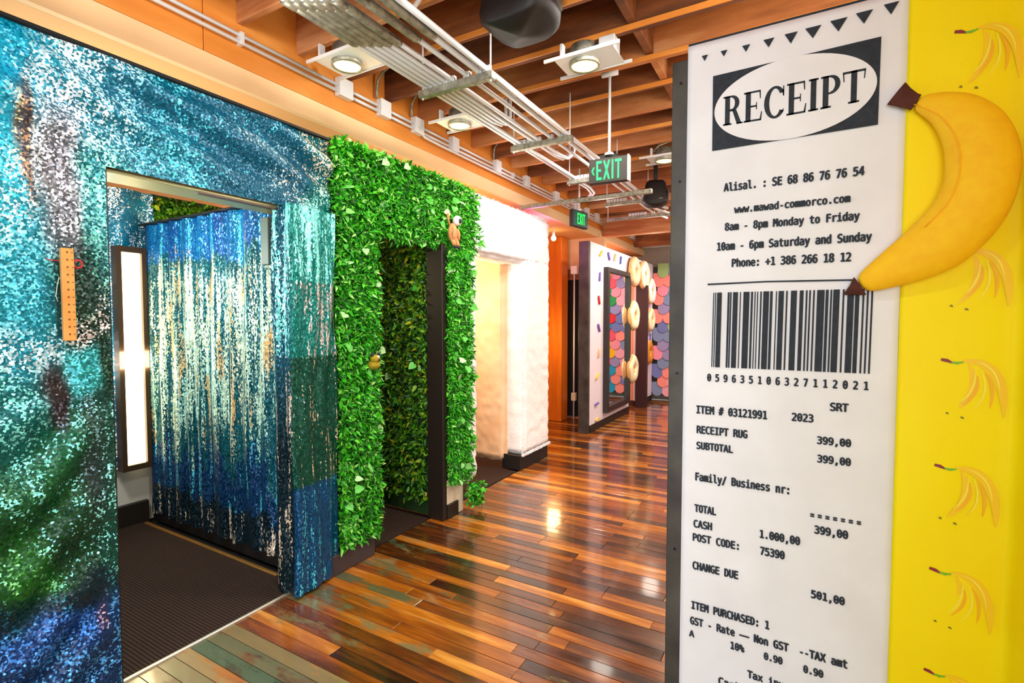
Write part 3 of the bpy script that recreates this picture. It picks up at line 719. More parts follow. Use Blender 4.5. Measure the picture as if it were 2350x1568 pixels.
mr = empty('wall_mirror', (-2.39, 7.3, .2), 'tall dark framed mirror on the sprinkle booth wall', 'mirror')
obj('glass', BX(-2.385, -2.372, 6.84, 7.82, .26, 2.2), M['mirror'], mr)
bm = bmesh.new()
for a in ((6.77, 6.85, .19, 2.25), (7.81, 7.88, .19, 2.25), (6.84, 7.82, .19, .27), (6.84, 7.82, 2.19, 2.25)): box(bm, -2.398, -2.33, *a)
obj('frame', bm, M['frame'], mr)

# wall of overlapping cloth petals that closes the corridor
pt = empty('petal_wall', (-.9, 9.55, 0), 'partition covered with overlapping pastel pink blue and green cloth scales', 'partition')
obj('backing', BX(-2.39, 1.6, 9.52, 9.6, .1, 2.5), M['dark'], pt)
PC = [mat('petal_' + n_, c, .8) for n_, c in (('pink', (236, 140, 160)), ('slate', (124, 136, 170)), ('coral', (244, 140, 130)), ('moss', (160, 186, 120)), ('rose', (236, 160, 176)), ('indigo', (110, 116, 172)), ('lilac', (150, 136, 180)))]
PS = [mat('bright_' + n_, c, .7) for n_, c in (('red', (214, 20, 24)), ('yellow', (240, 180, 10)), ('green', (10, 140, 60)), ('navy', (30, 40, 120)), ('pink', (230, 80, 100)), ('turquoise', (20, 150, 190)))]
pm = {}
def petal_mesh(mt):
    bm = bmesh.new(); pts = [(-.1, .15), (-.1, -.02), (-.085, -.075), (-.045, -.108), (0, -.118), (.045, -.108), (.085, -.075), (.1, -.02), (.1, .15)]
    plate(bm, [(x, 0, z) for x, z in pts], .012, (0, -1, 0)); me = bpy.data.meshes.new('petal'); bm.to_mesh(me); bm.free(); me.materials.append(mt); return me
rp = random.Random(3); pti = Matrix.Translation(pt.location).inverted()
for rr in range(14):
    for c in range(21):
        x = -2.3 + c * .19 + (.095 if rr % 2 else 0)
        if x > 1.5: continue
        mt = rp.choice(PC if x < -1.55 else PS)
        if mt.name not in pm: pm[mt.name] = petal_mesh(mt)
        o = bpy.data.objects.new('petal', pm[mt.name]); COL.objects.link(o); o.parent = pt; o.matrix_parent_inverse = pti
        o.location = (x + rp.uniform(-.01, .01), 9.5 + rr * -.0, .2 + rr * .17); o.rotation_euler = (-.1, rp.uniform(-.06, .06), 0)

# ---------------------------------------------------------------- receipt wall
YW = 1.95
rw = empty('receipt_partition', (-.05, YW, 0), 'freestanding partition end carrying a giant printed receipt', 'partition')
obj('core', BX(-.372, .505, YW + .012, YW + .16, 0, 2.50), M['white_wall'], rw)
obj('edge_post', BX(-.432, -.374, YW + .01, YW + .17, 0, 2.462, .003), M['edge_steel'], rw)
bm = bmesh.new()
for z in (2.38, 2.02, 1.3, .62):
    tube(bm, [(-.400, YW + .012, z), (-.400, YW + .005, z)], .0045, 8)
obj('screws', bm, M['screw'], rw)
obj('top_edge', BX(-.374, .3, YW + .005, YW + .16, 2.501, 2.512), M['ink'], rw)
# receipt cloth
rg = empty('receipt_banner', (-.05, YW, 0), 'giant cream receipt rug printed with a shop bill and barcode', 'banner')
bm = bmesh.new(); nu, nv = 30, 110; g = []
def can_off(x, z): return -.0035 - .0022 * nz(x * 4, z * 2.2, 1) - .0012 * math.sin(z * 22 + x * 5) * (1 if z < 1.0 else .3) * nz(x, z * 2, 5)
for i in range(nu + 1):
    q = []
    for j in range(nv + 1):
        x = -.374 + (.268 + .374) * i / nu; z = 2.5 * j / nv
        if i == nu: x += .003 * nz(0, z * 3, 2)
        q.append(bm.verts.new((x, YW + can_off(x, z), z)))
    g.append(q)
for i in range(nu):
    for j in range(nv): bm.faces.new((g[i][j], g[i + 1][j], g[i + 1][j + 1], g[i][j + 1]))
# thickness: turn the border back
bord = [g[i][0] for i in range(nu + 1)] + [g[nu][j] for j in range(1, nv + 1)] + [g[i][nv] for i in range(nu - 1, -1, -1)] + [g[0][j] for j in range(nv - 1, 0, -1)]
bk = [bm.verts.new((v_.co.x, YW + .008, v_.co.z)) for v_ in bord]
for i in range(len(bord)): bm.faces.new((bord[i], bord[i - 1], bk[i - 1], bk[i]))
bmesh.ops.recalc_face_normals(bm, faces=bm.faces)
obj('cloth', bm, M['canvas'], rg, smooth=True)
def flat(name, polys, m, lift, parent=rg, yb=YW, sub=True):
    """flat print on the banner: polygons in (x, z)"""
    bm = bmesh.new()
    for p in polys: plate(bm, [(x, yb - .0072 - lift, z) for x, z in p], .0006, (0, -1, 0))
    bmesh.ops.recalc_face_normals(bm, faces=bm.faces)
    return obj(name, bm, m, parent)
# pennant row
tri = []
for px, w_, h_, zt in ((-.315, .021, .016, 2.449), (-.251, .022, .016, 2.449), (-.18, .025, .019, 2.449), (-.11, .033, .024, 2.451), (-.044, .038, .03, 2.452), (.019, .045, .032, 2.454), (.089, .046, .034, 2.458), (.156, .044, .033, 2.462), (.224, .038, .03, 2.467)):
    tri.append([(px - w_ / 2, zt + .004), (px, zt - h_), (px + w_ / 2, zt + .004)])
for p_ in tri: flat('pennant', [p_], M['ink'], 0)
rot = lambda pts: pts
flat('logo_box', [[(-.285, 2.109), (.199, 2.11), (.201, 2.377), (-.286, 2.372)]], M['ink'], 0)
flat('logo_oval', [[(-.043 + .2365 * math.cos(2 * PI * i / 64), 2.2425 + .1335 * math.sin(2 * PI * i / 64)) for i in range(64)]], M['canvas'], .0008)
flat('rule_line', [[(-.293, 1.6285), (-.1, 1.632), (.0, 1.630), (.149, 1.6275), (.149, 1.6325), (.0, 1.6355), (-.1, 1.637), (-.293, 1.6345)]], M['ink'], 0)
# bar code
rb = random.Random(42); bars = []
pat = [2, 2, 2, 2, 10, 12, 4, 1, 3, 3, 10, 4, 2, 5, 12, 3, 4, 3, 2, 3, 2, 4, 3, 3, 11, 2, 5, 6, 2, 3, 10, 4, 3, 6, 11, 5, 7, 4, 3, 3, 3, 4, 3, 4, 13, 2, 5, 3, 3, 2, 11, 5, 3, 5, 11, 2, 7, 5, 3, 4, 3, 4, 3, 0]
tot = sum(pat); x = -.273
for i, p_ in enumerate(pat):
    w_ = p_ / tot * .473
    if i % 2 == 0: bars.append([(x - .003, 1.331), (x + w_ - .003, 1.331), (x + w_, 1.601), (x, 1.601)])
    x += w_
flat('barcode', bars, M['ink'], 0)
# lettering
mono = None
try:
    fp = os.path.join(bpy.utils.resource_path('LOCAL'), 'datafiles', 'fonts', 'DejaVuSansMono.woff2')
    if os.path.exists(fp): mono = bpy.data.fonts.load(fp)
except Exception: mono = None
dg_ = None
def text_mesh(s, font, thick=0, bold=0):
    c = bpy.data.curves.new('lettering', 'FONT'); c.body = s; c.size = 1; c.resolution_u = 3; c.offset = bold
    c.extrude = thick
    if font: c.font = font
    o = bpy.data.objects.new('tmp', c); COL.objects.link(o)
    bpy.context.view_layer.update()
    me = bpy.data.meshes.new_from_object(o.evaluated_get(bpy.context.evaluated_depsgraph_get()))
    bpy.data.objects.remove(o); bpy.data.curves.remove(c)
    return me
def fit(me, x0, x1, z0, z1, full=True):
    xs = [v_.co.x for v_ in me.vertices]; zs = [v_.co.y for v_ in me.vertices]
    a, b = min(xs), max(xs); 
    return a, b, min(zs), max(zs)
def put_text(s, x0, x1, zb, h, parent=rg, y=YW - .0080, m=None, skew=0.0, name='lettering', bold=.004, font=None):
    """s from x0 to x1, baseline zb, cap height h, read from -y"""
    me = text_mesh(s, font or mono, .0, bold); a, b, c, d = fit(me, x0, x1, 0, 0)
    cap = .73
    for v_ in me.vertices:
        X, Yv = v_.co.x, v_.co.y; t = (X - a) / (b - a)
        v_.co = Vector((x0 + t * (x1 - x0), y + v_.co.z, zb + Yv / cap * h + skew * t))
    n0 = len(me.vertices); co = [v_.co.copy() for v_ in me.vertices]; fs = [tuple(p.vertices) for p in me.polygons]; k_ = h * .045
    V_, F_ = [], []
    for j, (dx, dz) in enumerate(((-k_, 0), (0, k_ * .7), (k_, 0), (0, -k_ * .7))):
        V_ += [c_ + Vector((dx, -.00004 * j, dz)) for c_ in co]; F_ += [tuple(q + j * n0 for q in f_) for f_ in fs]
    bpy.data.meshes.remove(me); me = bpy.data.meshes.new('lettering'); me.from_pydata(V_, [], F_); me.update()
    me.materials.append(m or M['ink'])
    return link_mesh(name, me, parent)
TX = [('Alisal. : SE 68 86 76 76 54', -.243, .167, 1.960, .038), ('www.mawad-commorco.com', -.208, .132, 1.880, .034), ('8am - 8pm Monday to Friday', -.237, .158, 1.821, .036),
 ('10am - 6pm Saturday and Sunday', -.262, .191, 1.752, .038), ('Phone: +1 386 266 18 12', -.212, .138, 1.691, .038),
 ('0 5 9 6 3 5 1 0 6 3 2 7 1 1 2 0 2 1', -.288, .194, 1.279, .036),
 ('ITEM # 03121991', -.324, -.092, 1.157, .039), ('2023', -.015, .046, 1.160, .036), ('SRT', .094, .143, 1.204, .036), ('RECEIPT RUG', -.322, -.153, 1.083, .038), ('399,00', .060, .152, 1.090, .034),
 ('SUBTOTAL', -.322, -.199, 1.024, .036), ('399,00', .062, .153, 1.028, .034), ('Family/ Business nr:', -.324, -.020, .905, .040), ('TOTAL', -.326, -.252, .786, .038), ('= = = = = = =', .046, .185, .835, .034),
 ('CASH', -.328, -.265, .727, .038), ('399,00', .059, .151, .786, .036), ('POST CODE:', -.330, -.174, .675, .038), ('1.000,00', -.105, .016, .735, .038), ('75390', -.103, -.029, .675, .038),
 ('CHANGE DUE', -.329, -.174, .567, .039), ('501,00', .054, .147, .563, .036), ('ITEM PURCHASED: 1', -.331, -.071, .413, .039), ('GST - Rate \u2014\u2014 Non GST  --TAX amt', -.335, .159, .353, .038), ('A', -.338, -.321, .304, .032),
 ('10%', -.193, -.149, .303, .036), ('0.90', -.084, -.028, .301, .034), ('0.90', .037, .093, .297, .034), ('Tax invoice', -.136, .045, .216, .036), ('Cash', -.232, -.160, .156, .036),
 ('Thank you', -.10, .06, .09, .036)]
TX = TX[:-1]
for s, a, b, z, h in TX: put_text(s, a, b, z, h)
# RECEIPT in bold slab serif, drawn letter by letter on a 0..1 cap height grid
def arcpts(cx, cy, rx, ry, a0, a1, n_=14): return [(cx + rx * math.cos(a0 + (a1 - a0) * i / n_), cy + ry * math.sin(a0 + (a1 - a0) * i / n_)) for i in range(n_ + 1)]
def ringseg(cx, cy, rx, ry, tx, ty, a0, a1, n_=14):
    o_ = arcpts(cx, cy, rx, ry, a0, a1, n_); i_ = arcpts(cx, cy, rx - tx, ry - ty, a0, a1, n_)
    return [[o_[k], o_[k + 1], i_[k + 1], i_[k]] for k in range(n_)]
rect = lambda x0, y0, x1, y1: [(x0, y0), (x1, y0), (x1, y1), (x0, y1)]
def G_R(): return [rect(.08, .0, .3, 1), rect(0, 0, .38, .06), rect(0, .94, .4, 1), rect(.28, .46, .4, .54)] + ringseg(.38, .73, .34, .27, .2, .08, -PI / 2, PI / 2) + [[(.40, .5), (.58, .5), (.80, .06), (.86, 0), (.62, 0)]] + [rect(.6, 0, .88, .05)], .9
def G_E(): return [rect(.08, 0, .3, 1), rect(0, .94, .72, 1), rect(0, 0, .76, .06), rect(.28, .47, .56, .53), [(.66, .97), (.72, .97), (.73, .72), (.69, .72)], [(.68, .03), (.76, .03), (.79, .29), (.75, .29)], rect(.53, .38, .57, .62)], .85
def G_C(): return ringseg(.46, .5, .46, .52, .22, .08, .62, 2 * PI - .62, 22) + [[(.78, .98), (.83, .98), (.83, .66), (.79, .66)], [(.74, .82), (.8, .9), (.83, .66), (.79, .66)], [(.72, .17), (.8, .25), (.84, .26), (.76, .12)]], .92
def G_I(): return [rect(.08, 0, .3, 1), rect(0, 0, .38, .06), rect(0, .94, .38, 1)], .45
def G_P(): return [rect(.08, 0, .3, 1), rect(0, 0, .4, .06), rect(0, .94, .4, 1), rect(.28, .42, .4, .48)] + ringseg(.38, .71, .36, .29, .2, .08, -PI / 2, PI / 2), .8
def G_T(): return [rect(.31, 0, .53, 1), rect(.22, 0, .62, .06), rect(0, .93, .84, 1), [(.0, .97), (.05, .97), (.07, .70), (.03, .70)], [(.79, .97), (.84, .97), (.81, .70), (.77, .70)]], .84
polys = []; x = 0; gl = []
for gf in (G_R, G_E, G_C, G_E, G_I, G_P, G_T):
    ps, adv = gf(); gl.append((ps, x)); x += adv + .02
tot = x - .05
for ps, xo in gl:
    for p in ps:
        q = []
        for (a, b) in p:
            t = (a + xo) / tot; hh = .1 + .004 * math.sin(PI * t); zb = 2.190 - .004 * math.sin(PI * t)
            q.append((-.25 + t * .412, zb + b * hh))
        ar = sum(q[i][0] * q[(i + 1) % len(q)][1] - q[(i + 1) % len(q)][0] * q[i][1] for i in range(len(q)))
        polys.append(q if ar > 0 else q[::-1])
flat('logo_lettering', polys, M['ink'], .0016)

# yellow fabric side
ye = empty('yellow_cover', (.4, YW, 0), 'bright yellow vinyl wall cover printed with banana bunches', 'wall covering')
bm = bmesh.new()
def ycurve(s):
    if s < .245: return (.268 + s, YW - .004 - .004 * math.sin(s * 12)), None
    t = s - .245; return (.513 + .035 * math.sin(min(1, t / .05) * PI / 2) + .0 * t, YW - .006 - (0 if t < .02 else (t - .02))), None
ns = [i * .0122 for i in range(21)] + [.25, .255, .26, .27, .28, .3, .34, .42, .55, .8, 1.2, 1.7]
g = []
for s in ns:
    (x, y), _ = ycurve(s); q = []
    for j in range(71):
        z = 2.7 * j / 70; q.append(bm.verts.new((x, y + .004 * nz(s * 8, z * 3, 3) * (s > .03), z)))
    g.append(q)
for a, b in zip(g, g[1:]):
    for j in range(70): bm.faces.new((a[j], b[j], b[j + 1], a[j + 1]))
bmesh.ops.recalc_face_normals(bm, faces=bm.faces)
o = obj('vinyl', bm, M['yellow'], ye, smooth=True)
md = o.modifiers.new('thick', 'SOLIDIFY'); md.thickness = .006; md.offset = 0
obj('backing', BX(.27, .56, YW + .004, YW + .1, 2.5, 2.7), M['yellow'], ye)
obj('return_panel', BX(.56, .66, .2, YW + .1, 0, 2.7), M['yellow'], ye)
# printed banana bunches
def band(pts, ws):
    """tapered stroke in the x-z plane"""
    L_, R_ = [], []
    for i, (x, z) in enumerate(pts):
        a = pts[max(0, i - 1)]; b = pts[min(len(pts) - 1, i + 1)]; t = Vector((b[0] - a[0], b[1] - a[1])).normalized(); n_ = Vector((-t.y, t.x)) * ws[i] / 2
        L_.append((x + n_.x, z + n_.y)); R_.append((x - n_.x, z - n_.y))
    return [[L_[i], R_[i], R_[i + 1], L_[i + 1]] for i in range(len(pts) - 1)]
def qb(p0, p1, p2, n_=10): return [((1 - t) ** 2 * p0[0] + 2 * t * (1 - t) * p1[0] + t * t * p2[0], (1 - t) ** 2 * p0[1] + 2 * t * (1 - t) * p1[1] + t * t * p2[1]) for t in [i / n_ for i in range(n_ + 1)]]
tap = lambda w_, n_=11: [w_ * (.12 + .88 * math.sin(PI * min(1, max(0, i / (n_ - 1)))) ** .7) for i in range(n_)]
def motif(x, z):
    S = lambda p: (x + p[0], z + p[1]); pr = empty('banana_print', (x, YW, z)); pr.parent = ye; pr.matrix_parent_inverse = parent_world(ye).inverted()
    Qs = lambda a, b, c: [S(p) for p in qb(a, b, c)]
    flat('outer_stroke', band(Qs((.04, .002), (.14, .01), (.135, -.16)), tap(.026)), M['m_orange'], .004, pr)
    flat('inner_stroke', band(Qs((.055, -.005), (.09, -.09), (.025, -.15)), tap(.02)), M['m_orange'], .004, pr)
    flat('shadow_stroke', band(Qs((.075, -.04), (.085, -.09), (.045, -.13)), tap(.008)) + band(Qs((.09, -.03), (.118, -.07), (.105, -.135)), tap(.008)), M['m_deep'], .0048, pr)
    flat('light_stroke', band(Qs((.07, -.02), (.075, -.09), (.035, -.125)), tap(.005)) + band(Qs((.08, -.02), (.11, -.09), (.068, -.14)), tap(.005)) + band(Qs((.07, .0), (.12, -.01), (.125, -.09)), tap(.005)), M['m_pale'], .0052, pr)
    flat('stem_print', band([S((-.008, .004)), S((.006, .001)), S((.02, -.006))], [.008, .010, .004]), M['m_red'], .005, pr)
    flat('neck_print', band([S((.016, -.003)), S((.028, -.006)), S((.044, -.002))], [.004, .008, .003]), M['m_green'], .0052, pr)
    flat('tip_print', [[S((.006, -.158)), S((.014, -.160)), S((.013, -.154)), S((.008, -.153))], [S((.040, -.168)), S((.049, -.171)), S((.048, -.165)), S((.042, -.163))]], M['m_olive'], .005, pr)
    return pr
for (x, z) in ((.382, 2.336), (.381, 2.02), (.379, 1.70), (.378, 1.38), (.371, 1.06), (.368, .74), (.363, .421), (.36, .1)): motif(x, z)

# banana pillow
bp = empty('banana_pillow', (.35, YW, 1.9), 'large stuffed yellow felt banana with brown ends beside the receipt', 'pillow')
OUT = [(.297, 2.169), (.345, 2.164), (.391, 2.152), (.432, 2.127), (.469, 2.088), (.492, 2.046), (.508, 1.998), (.516, 1.955), (.517, 1.910), (.512, 1.866), (.503, 1.820), (.486, 1.775), (.466, 1.738), (.438, 1.700), (.405, 1.662), (.356, 1.635), (.304, 1.615), (.24, 1.598), (.176, 1.584)]
INN = [(.278, 2.134), (.300, 2.106), (.321, 2.078), (.333, 2.048), (.342, 2.018), (.347, 1.99), (.350, 1.96), (.350, 1.932), (.348, 1.905), (.342, 1.878), (.333, 1.852), (.319, 1.828), (.300, 1.805), (.280, 1.781), (.258, 1.756), (.234, 1.731), (.208, 1.704), (.178, 1.67), (.147, 1.634)]
def loft(A, B, dep, yb=YW - .012, seg=14):
    bm = bmesh.new(); rings = []
    for i, (a, b) in enumerate(zip(A, B)):
        a = Vector((a[0], 0, a[1])); b = Vector((b[0], 0, b[1])); c = (a + b) / 2; h = (a - b) / 2; d = dep[i]
        rings.append([bm.verts.new(Vector((0, yb - d, 0)) + c + h * math.cos(2 * PI * k / seg) + Vector((0, -d * math.sin(2 * PI * k / seg), 0))) for k in range(seg)])
    for p, q in zip(rings, rings[1:]):
        for k in range(seg): bm.faces.new((p[k], p[(k + 1) % seg], q[(k + 1) % seg], q[k]))
    bm.faces.new(rings[0]); bm.faces.new(rings[-1]); bmesh.ops.recalc_face_normals(bm, faces=bm.faces)
    return bm
nO = len(OUT)
dep = [.016 + .044 * math.sin(PI * (i + .3) / (nO - .4)) ** .8 for i in range(nO)]
o = obj('body', loft(OUT, INN, dep), M['banana'], bp, smooth=True)
o.modifiers.new('sub', 'SUBSURF').levels = 1; o.modifiers['sub'].render_levels = 2
obj('stem', loft([(.262, 2.218), (.275, 2.196), (.292, 2.176), (.300, 2.170)], [(.218, 2.160), (.238, 2.151), (.262, 2.139), (.276, 2.130)], [.012, .015, .016, .018]), M['brown_felt'], bp, smooth=False, label='brown felt stem end')
obj('tip', loft([(.180, 1.580), (.155, 1.581), (.126, 1.582)], [(.146, 1.638), (.136, 1.612), (.122, 1.588)], [.018, .014, .004]), M['brown_felt'], bp, label='brown felt blossom end')
bm = bmesh.new(); SM = [((a[0] * .16 + b[0] * .84), (a[1] * .16 + b[1] * .84)) for a, b in zip(OUT, INN)]
tube(bm, [(x, YW - .012 - d - d * .74, z) for (x, z), d in list(zip(SM, dep))[:14]], .0016, 6)
obj('seam', bm, M['m_deep'], bp)

# ---------------------------------------------------------------- conduits
def conduit_run():
    t = empty('conduit_rack', (-1.67, 3.4, 2.8), 'rack of silver electrical conduits hung under the timber ceiling', 'conduit rack')
    xs = [-1.885, -1.85, -1.815, -1.78, -1.745, -1.70, -1.60, -1.52, -1.47]
    y0 = .6
    for i, x in enumerate(xs):
        yend = 6.5 - .28 * (i % 3)
        r = .0125 if i not in (7, 8) else .015
        pts = [(x, y0, 2.835), (x, 3.0, 2.835)]
        if i in (0, 1): pts = [(x, y0, 2.835), (x, 2.3, 2.835), (x, 4.8, 2.835), (x - .03, 5.0, 2.83), (x - .12, 5.1, 2.80), (x - .3, 5.12, 2.78)]
        elif i in (2, 3): pts = [(x, y0, 2.835), (x, 2.9, 2.835), (x, 3.02, 2.85), (x, 3.08, 2.92), (x, 3.08, 3.05)]
        elif i in (4, 5): pts += [(x, 3.75, 2.835), (x + .0, 3.9, 2.85), (x, 4.02, 2.92), (x, 4.05, 3.05)]
        else:
            pts += [(x, yend - .1, 2.835), (x + .04, yend, 2.83), (x + .12, yend + .05, 2.80)] if i > 5 else [(x, yend, 2.835)]
        c = obj('conduit', TB(pts, r, 8), M['steel'], t)
        if i < 8:
            yy = 1.50 + .02 * i
            obj('coupling', TB([(x, yy - .06, 2.835), (x, yy - .05, 2.835), (x, yy + .26, 2.835), (x, yy + .28, 2.835)], [.014, .021, .021, .014], 10), M['steel_dull'], c)
            obj('collar', TB([(x, yy - .12, 2.835), (x, yy - .06, 2.835)], .024, 6), M['steel_dull'], c)
    for y, x0, x1 in ((2.30, -1.93, -1.43), (3.36, -1.93, -1.43), (4.42, -1.93, -1.43), (5.48, -1.93, -1.43), (6.3, -2.2, -1.35)):
        s = obj('strut_channel', BX(x0, x1, y - .02, y + .02, 2.78, 2.82, .002), M['steel_dull'], t)
        bm = bmesh.new()
        for x in xs: box(bm, x - .02, x + .02, y - .012, y + .012, 2.82, 2.853)
        obj('clamps', bm, M['steel'], s)
        for x in (x0 + .02, x1 - .02): obj('hanger_rod', TB([(x, y + .0, 2.77), (x, y + .0, 3.12)], .005, 6), M['white_paint'], t)
    # a hooked stub conduit above the rack
    obj('stub_conduit', TB([(-1.56, 1.86, 3.1), (-1.56, 1.86, 2.99), (-1.57, 1.83, 2.94), (-1.585, 1.78, 2.915), (-1.6, 1.55, 2.90), (-1.6, 1.0, 2.90)], .012, 8), M['steel'], t)
    return t
conduit_run()
props(obj('flat_duct', BX(-1.45, -1.345, .55, 1.53, 2.815, 2.86, .01), M['steel']), 'flat pale metal duct lying beside the conduit rack near the camera', 'duct')
# twin conduits on the plywood with boxes
wc = empty('wall_conduits', (-2.57, 3, 2.97), 'pair of silver conduits with square boxes running along the orange plywood', 'conduit run')
boxes = [(2.26, .11), (2.62, .10), (2.98, .10), (3.45, .09), (4.15, .09), (4.75, .09), (5.5, .1), (6.1, .1), (6.5, .1), (6.9, .1), (7.4, .1), (8.0, .1), (8.6, .1)]
ycur = -.8
for yb, wdt in boxes + [(9.5, .1)]:
    for zz in (2.958, 2.995): obj('conduit', TB([(-2.575, ycur, zz), (-2.575, yb, zz)], .0105, 8), M['steel'], wc)
    ycur = yb + wdt
for yb, wdt in boxes: obj('junction_box', BX(-2.597, -2.545, yb, yb + wdt, 2.93, 3.045, .003), M['white_paint'], wc)
obj('third_conduit', TB([(-2.56, 3.02, 3.0), (-2.56, 3.04, 2.95), (-2.56, 3.1, 2.925), (-2.56, 3.3, 2.92), (-2.56, 9.4, 2.92)], .0105, 8), M['steel'], wc)
for yb in (2.60, 2.96, 4.13):
    a = [(-2.57, yb, 3.04), (-2.57, yb, 3.1), (-2.56, yb, 3.15), (-2.51, yb, 3.20), (-2.43, yb, 3.23), (-2.3, yb, 3.235), (-1.95, yb, 3.235)]
    if yb > 2.7: a = [(p[0], p[1], p[2] - (0)) for p in a]
    obj('flexible_conduit', TB(a, .0095, 8), M['steel_dull'], wc)
for y in (1.62, 4.5, 5.9): obj('strap', BX(-2.597, -2.56, y, y + .02, 2.945, 3.01), M['steel'], wc)
pp = obj('cross_pipe', BX(-2.58, -1.2, 4.66, 4.70, 2.67, 2.71, .003), M['steel_dull'])
props(pp, 'long horizontal strut crossing the corridor in front of the exit signs', 'strut')
props(obj('wall_pipe', TB([(-2.96, 7.05, 0), (-2.96, 7.05, 2.2)], .012, 8), M['white_paint']), 'thin white pipe standing right of the orange timber column', 'pipe')
props(obj('pipe_box', BX(-3.0, -2.9, 7.0, 7.08, 2.2, 2.32, .004), M['white_paint']), 'small cream box on top of the thin white pipe', 'box')
props(obj('wall_outlet', BX(-3.0, -2.93, 7.04, 7.1, .28, .40, .004), mat('cream_plastic', (226, 214, 180), .5)), 'small cream outlet low on the wall beside the orange column', 'outlet')

# ---------------------------------------------------------------- ceiling lamps
def downlight(x, y, z, label, power):
    t = empty('ceiling_downlight', (x, y, z), label, 'ceiling light', 'exposed downlights between the joists')
    def add(name, bm, m, p=t, smooth=False):
        return obj(name, bm, m, p, smooth, world=False)
    bm = bmesh.new()   # mounting plate with a round hole
    W_, D_ = .17, .105; cx = .03; seg = 24; ins = []; outs = []
    for i in range(seg):
        a = 2 * PI * i / seg; ins.append(bm.verts.new((.078 * math.cos(a), .078 * math.sin(a), .012)))
        k = min(W_ / max(abs(math.cos(a)), 1e-6), D_ / max(abs(math.sin(a)), 1e-6)); outs.append(bm.verts.new((cx + k * math.cos(a), k * math.sin(a), .012)))
    for i in range(seg): bm.faces.new((ins[i], ins[(i + 1) % seg], outs[(i + 1) % seg], outs[i]))
    r_ = bmesh.ops.extrude_face_region(bm, geom=list(bm.faces)); bmesh.ops.translate(bm, verts=[e for e in r_['geom'] if isinstance(e, bmesh.types.BMVert)], vec=(0, 0, .004))
    bmesh.ops.recalc_face_normals(bm, faces=bm.faces); add('plate', bm, M['steel'])
    bm = bmesh.new()
    rings = [[bm.verts.new((r * math.cos(2 * PI * i / 24), r * math.sin(2 * PI * i / 24), z_)) for i in range(24)] for r, z_ in ((.078, -.012), (.088, -.008), (.088, .012), (.080, .10), (.072, .10), (.072, .0))]
    for p_, q_ in zip(rings, rings[1:] + rings[:1]):
        for i in range(24): bm.faces.new((p_[i], p_[(i + 1) % 24], q_[(i + 1) % 24], q_[i]))
    bmesh.ops.recalc_face_normals(bm, faces=bm.faces)
    can = add('can', bm, M['steel_dull'], smooth=True)
    add('lamp_glass', TB([(0, 0, -.008), (0, 0, -.002), (0, 0, .01)], [.06, .078, .072], 24), M['lamp'])
    jb = add('junction_box', box(bmesh.new(), .10, .19, -.05, .05, .016, .105, .004), M['steel'])
    for s in (-1, 1):
        add('hanger_bar', box(bmesh.new(), -.20, .24, s * .114 - .005, s * .114 + .005, .008, .026), M['white_paint'])
        add('bracket', box(bmesh.new(), -.10, -.085, s * .1 - .018, s * .1 + .018, .016, .09), M['steel'])
    add('flexible_conduit', TB([(.14, 0, .10), (.12, .0, .15), (.05, .01, .17), (-.06, .02, .15), (-.1, .02, .10)], .009, 8), M['steel_dull'])
    light('downlight_lamp', 'SPOT', (x, y, z - .03), power, (1, .84, .62), .07, (0, 0, 0), 130)
    return t
downlight(-2.26, 2.06, 2.95, 'exposed silver downlight nearest the sequin booth, by the orange plywood', 26)
downlight(-2.22, 3.09, 2.95, 'exposed silver downlight above the hedge booth by the plywood', 26)
downlight(-1.09, 2.73, 2.95, 'exposed silver downlight right of the conduit rack beside the exit sign stem', 40)
downlight(-1.09, 4.68, 2.95, 'exposed silver downlight further down the corridor behind the exit sign', 40)
cl = empty('corner_lamp', (-2.9, 6.1, 2.4), 'small bare glowing lamp at the top of the orange column', 'lamp')
obj('bulb', ball(bmesh.new(), (-2.93, 6.25, 2.62), .035), M['bulb'], cl)
obj('holder', TB([(-2.93, 6.25, 2.65), (-2.93, 6.25, 2.73)], .02, 8), M['steel'], cl)

# ---------------------------------------------------------------- loudspeakers
def loudspeaker(x, y, z, s, label, rz=0):
    t = empty('loudspeaker', (x, y, z), label, 'speaker', rz=rz)
    bm = bmesh.new(); seg = 14; rings = []
    for (hx, hy, zz) in ((.165, .14, -.02), (.20, .15, .0), (.205, .155, .03), (.16, .13, .30), (.13, .11, .34)):
        q = []
        for i in range(seg * 2):
            a = 2 * PI * i / (seg * 2); c, sn = math.cos(a), math.sin(a)
            q.append(bm.verts.new((s * hx * math.copysign(abs(c) ** .45, c), s * hy * math.copysign(abs(sn) ** .6, sn), s * (zz - (.04 * (1 - c * c) if zz < .03 else 0)))))
        rings.append(q)
    for p_, q_ in zip(rings, rings[1:]):
        for i in range(seg * 2): bm.faces.new((p_[i], p_[(i + 1) % (seg * 2)], q_[(i + 1) % (seg * 2)], q_[i]))
    cv = bm.verts.new((0, 0, s * -.085)); r0 = rings[0]
    for i in range(seg * 2): bm.faces.new((r0[(i + 1) % (seg * 2)], r0[i], cv))
    bm.faces.new(rings[-1])
    bmesh.ops.recalc_face_normals(bm, faces=bm.faces)
    obj('cabinet', bm, M['speaker'], t, True, world=False)
    obj('badge', box(bmesh.new(), s * .05, s * .11, s * -.158, s * -.152, s * .035, s * .039), M['white_paint'], t, world=False)
    obj('side_grille', box(bmesh.new(), s * .185, s * .20, s * -.1, s * .1, s * .04, s * .2, .002), M['edge_steel'], t, world=False)
    obj('bracket', box(bmesh.new(), -.02, .02, -.02, .02, s * .34, s * .34 + .25), M['speaker'], t, world=False)
loudspeaker(-1.19, 2.155, 2.935, .9, 'black loudspeaker hanging under the joists at the top of the view', .0)
